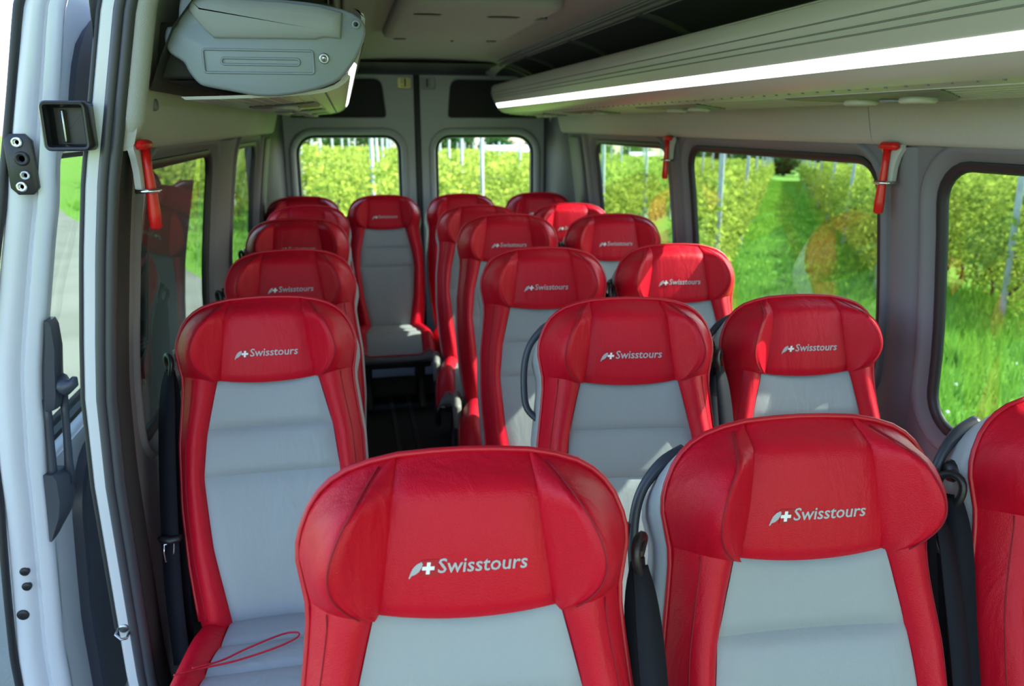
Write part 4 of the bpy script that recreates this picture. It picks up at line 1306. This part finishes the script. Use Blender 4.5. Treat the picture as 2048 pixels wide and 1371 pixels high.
lab = {'left of the mown lane': 'leafy green grapevine in the row on the left of the mown lane',
       'right of the mown lane': 'leafy green grapevine in the row on the right of the mown lane',
       'behind the front right window': 'leafy grapevine in the nearest row seen through the front right window',
       'farther right behind the front window': 'leafy grapevine in the farther row seen through the front right window',
       'rear': 'sunlit grapevine in the rows behind the van'}
for k, (_, x, y, ri, nm, a) in enumerate(near):
    root = empty('grapevine', (x, y, gz(x, y)), (0, 0, ROT + random.choice((0, math.pi)) + random.uniform(-.08, .08)))
    s = random.uniform(0.9, 1.1); root.scale = (s, s, s)
    tag(root, lab[nm], 'grapevine', 'grapevines ' + nm if nm != 'rear' else 'grapevines in the rows behind the van')
    obj('foliage', VINE[k % 5], M['vine'], root)
    obj('trunk', TRUNK[k % 3], M['wood'], root)
V, Fc = [], []
base_cl = [leaf_cloud(150, 0.78, 0.36, 0.3, 1.75, 0.14, 90 + k, vine_shape)[0] for k in range(4)]
for k, (_, x, y, ri, nm, a) in enumerate(far):
    c, s_ = math.cos(ROT), math.sin(ROT); z = gz(x, y)
    b = len(V)
    P_ = base_cl[k % 4]
    V += [(x + p.x * c - p.y * s_, y + p.x * s_ + p.y * c, z + p.z) for p in P_]
    Fc += [(b + 4 * i, b + 4 * i + 1, b + 4 * i + 2, b + 4 * i + 3) for i in range(len(P_) // 4)]
tag(obj('distant_vines', mesh('distant_vines', V, Fc, False), M['vine']), 'distant rows of green grapevines towards the horizon', 'grapevines', kind='stuff')
# trellis posts
np_ = 0
for ri, (ac, a0, nm) in enumerate(rows):
    for k in range(0, 9):
        a = a0 + 0.5 + (5.2 if nm == 'rear' else 7.4) * k
        p = RD * a + RP * (ac + (-0.24 if nm in ('right of the mown lane', 'behind the front right window') else 0.24))
        if not path_ok(p.x, p.y) or not (p.y > 11.5 or p.x > 4.5): continue
        o = obj('trellis_post', POST, M['post'], None, (p.x, p.y, gz(p.x, p.y)), (random.uniform(-.03, .03), random.uniform(-.03, .03), ROT))
        tag(o, {'rear': 'pale metal trellis post in the vine rows behind the van',
                'left of the mown lane': 'metal trellis post in the row on the left of the mown lane',
                'right of the mown lane': 'metal trellis post in the row on the right of the mown lane',
                'behind the front right window': 'metal trellis post seen through the front right window',
                'farther right behind the front window': 'metal trellis post in the farther row through the front right window'}[nm], 'post',
            'trellis posts in the vine rows behind the van' if nm == 'rear' else 'trellis posts ' + nm)
        np_ += 1
# near grass blades on the headland and in the lane
r = np.random.default_rng(3)
V, Fc = [], []
def blade(x, y, h, w):
    a = r.uniform(0, 6.28); l = r.uniform(-.5, .5) * h
    z = gz(x, y)
    k = len(V)
    V.extend([(x - w * math.cos(a), y - w * math.sin(a), z - 0.01), (x + w * math.cos(a), y + w * math.sin(a), z - 0.01), (x + l, y + l * math.sin(a * 3), z + h)])
    Fc.append((k, k + 1, k + 2))
for _ in range(46000):
    x, y = r.uniform(2.2, 11), r.uniform(-1, 11)
    if y > 2.2 * x + 3: continue
    blade(x, y, r.uniform(0.08, 0.30), r.uniform(0.006, 0.014))
for _ in range(36000):
    a = 9 + 64 * r.uniform() ** 1.7; c = r.uniform(-1.2, 2.0)
    p = RD * a + RP * c
    edge = abs(c - 0.4) / 1.5
    blade(p.x, p.y, r.uniform(0.04, 0.10) + 0.16 * edge ** 4, 0.012 + 0.0006 * a)
for _ in range(9000):
    x, y = r.uniform(-9, 2.5), r.uniform(8, 26)
    if not ((x + 2.5) > -0.48 * (y - 13) + 0.3) : continue
    blade(x, y, r.uniform(0.08, 0.22), 0.016)
tag(obj('tall_grass', mesh('tall_grass', V, Fc, False), M['blade']), 'tall green grass blades on the headland and lane', 'grass', kind='stuff')
cl = MB()
for _ in range(60):
    x, y = r.uniform(3.2, 8.5), r.uniform(1.5, 8.0)
    cl.lathe([(0.0, 0.022), (0.011, 0.019), (0.015, 0.008), (0.010, 0.0)], (x, y, gz(x, y) + r.uniform(0.10, 0.22)), 'z', 6)
tag(cl.build('clover_flowers', M['flower']), 'small white clover flower heads in the headland grass', 'flowers', kind='stuff')

# far buildings and trees
def house(x, y, w, d, h, roof, rm, label, rz=0.0, nwin=3, sink=0.0):
    root = empty('farm_building', (x, y, gz(x, y) - sink), (0, 0, rz))
    tag(root, label, 'building')
    b = MB(); b.box((0, 0, h / 2 - 0.5), (w, d, h + 1)); b.build('wall', M['wall_far'], root, False)
    rf_ = MB(); e = 0.4
    rf_.add([(-w / 2 - e, -d / 2 - e, h), (w / 2 + e, -d / 2 - e, h), (w / 2 + e, d / 2 + e, h), (-w / 2 - e, d / 2 + e, h), (-w / 2 - e, 0, h + roof), (w / 2 + e, 0, h + roof)],
            [(0, 1, 5, 4), (2, 3, 4, 5), (0, 4, 3), (1, 2, 5), (0, 3, 2, 1)])
    rf_.build('roof', rm, root, False)
    for k in range(nwin):
        q = MB(); q.box((0, 0, 0), (w / nwin * 0.4, 0.08, h * 0.35)); q.build('window', M['win_far'], root, False, loc=(-w / 2 + w * (k + 0.5) / nwin, -d / 2 - 0.02, h * 0.55))
house(29.5, 138, 11, 14, 2.6, 1.5, M['roof_far'], 'long pale hall with a bluish white roof beyond the vines, through the right rear door', 0.1, 5, 1.7)
house(50.0, 90, 2.6, 3, 1.6, 0.7, M['roof_dark'], 'small white house with dark roof at the far end of the lane', -0.55, 2, 0.3)
house(36.8, 96, 2.4, 3, 1.6, 0.6, M['wall_far'], 'tiny white shed far beyond the rearmost right window', -0.35, 1, 0.2)
TREE = []
for k in range(3):
    v, f = leaf_cloud(700, 3.0, 2.6, 0.2, 4.6, 0.5, 300 + k, lambda x, y, t: x * x + (y * 0.6) ** 2 + (2 * t - 1) ** 2 < 1)
    TREE.append(mesh('crown', v, f, False))
tt = MB(); tt.tube([(0, 0, -0.5), (0.05, 0, 2), (0, 0.1, 4)], [0.3, 0.22, 0.12], 7); TT = tt.mesh('trunk')
nt_ = 0
for k in range(33):
    x = -40 + k * 7.6 + random.uniform(-.6, .6); y = 152 + random.uniform(-4, 6) - max(0, x - 60) * 0.35
    t = empty('tree', (x, y, gz(x, y)), (0, 0, random.uniform(0, 6)))
    s = random.uniform(0.8, 1.15); t.scale = (s * 1.25, s * 1.1, s * random.uniform(.8, 1))
    tag(t, 'dark green tree in the distant tree line behind the vineyard', 'tree', 'trees of the distant tree line')
    obj('crown', TREE[k % 3], M['tree'], t); obj('trunk', TT, M['wood'], t)
for k, (a, c, s) in enumerate(((88, -3.2, 0.55), (92, 0.2, 0.6), (90, 3.6, 0.62), (97, 7.0, 0.7))):
    p = RD * a + RP * c
    t = empty('tree', (p.x, p.y, gz(p.x, p.y)), (0, 0, k * 1.3)); t.scale = (s, s, s)
    tag(t, 'small dark tree closing the far end of the mown lane', 'tree', 'trees at the end of the lane')
    obj('crown', TREE[k % 3], M['tree'], t); obj('trunk', TT, M['wood'], t)
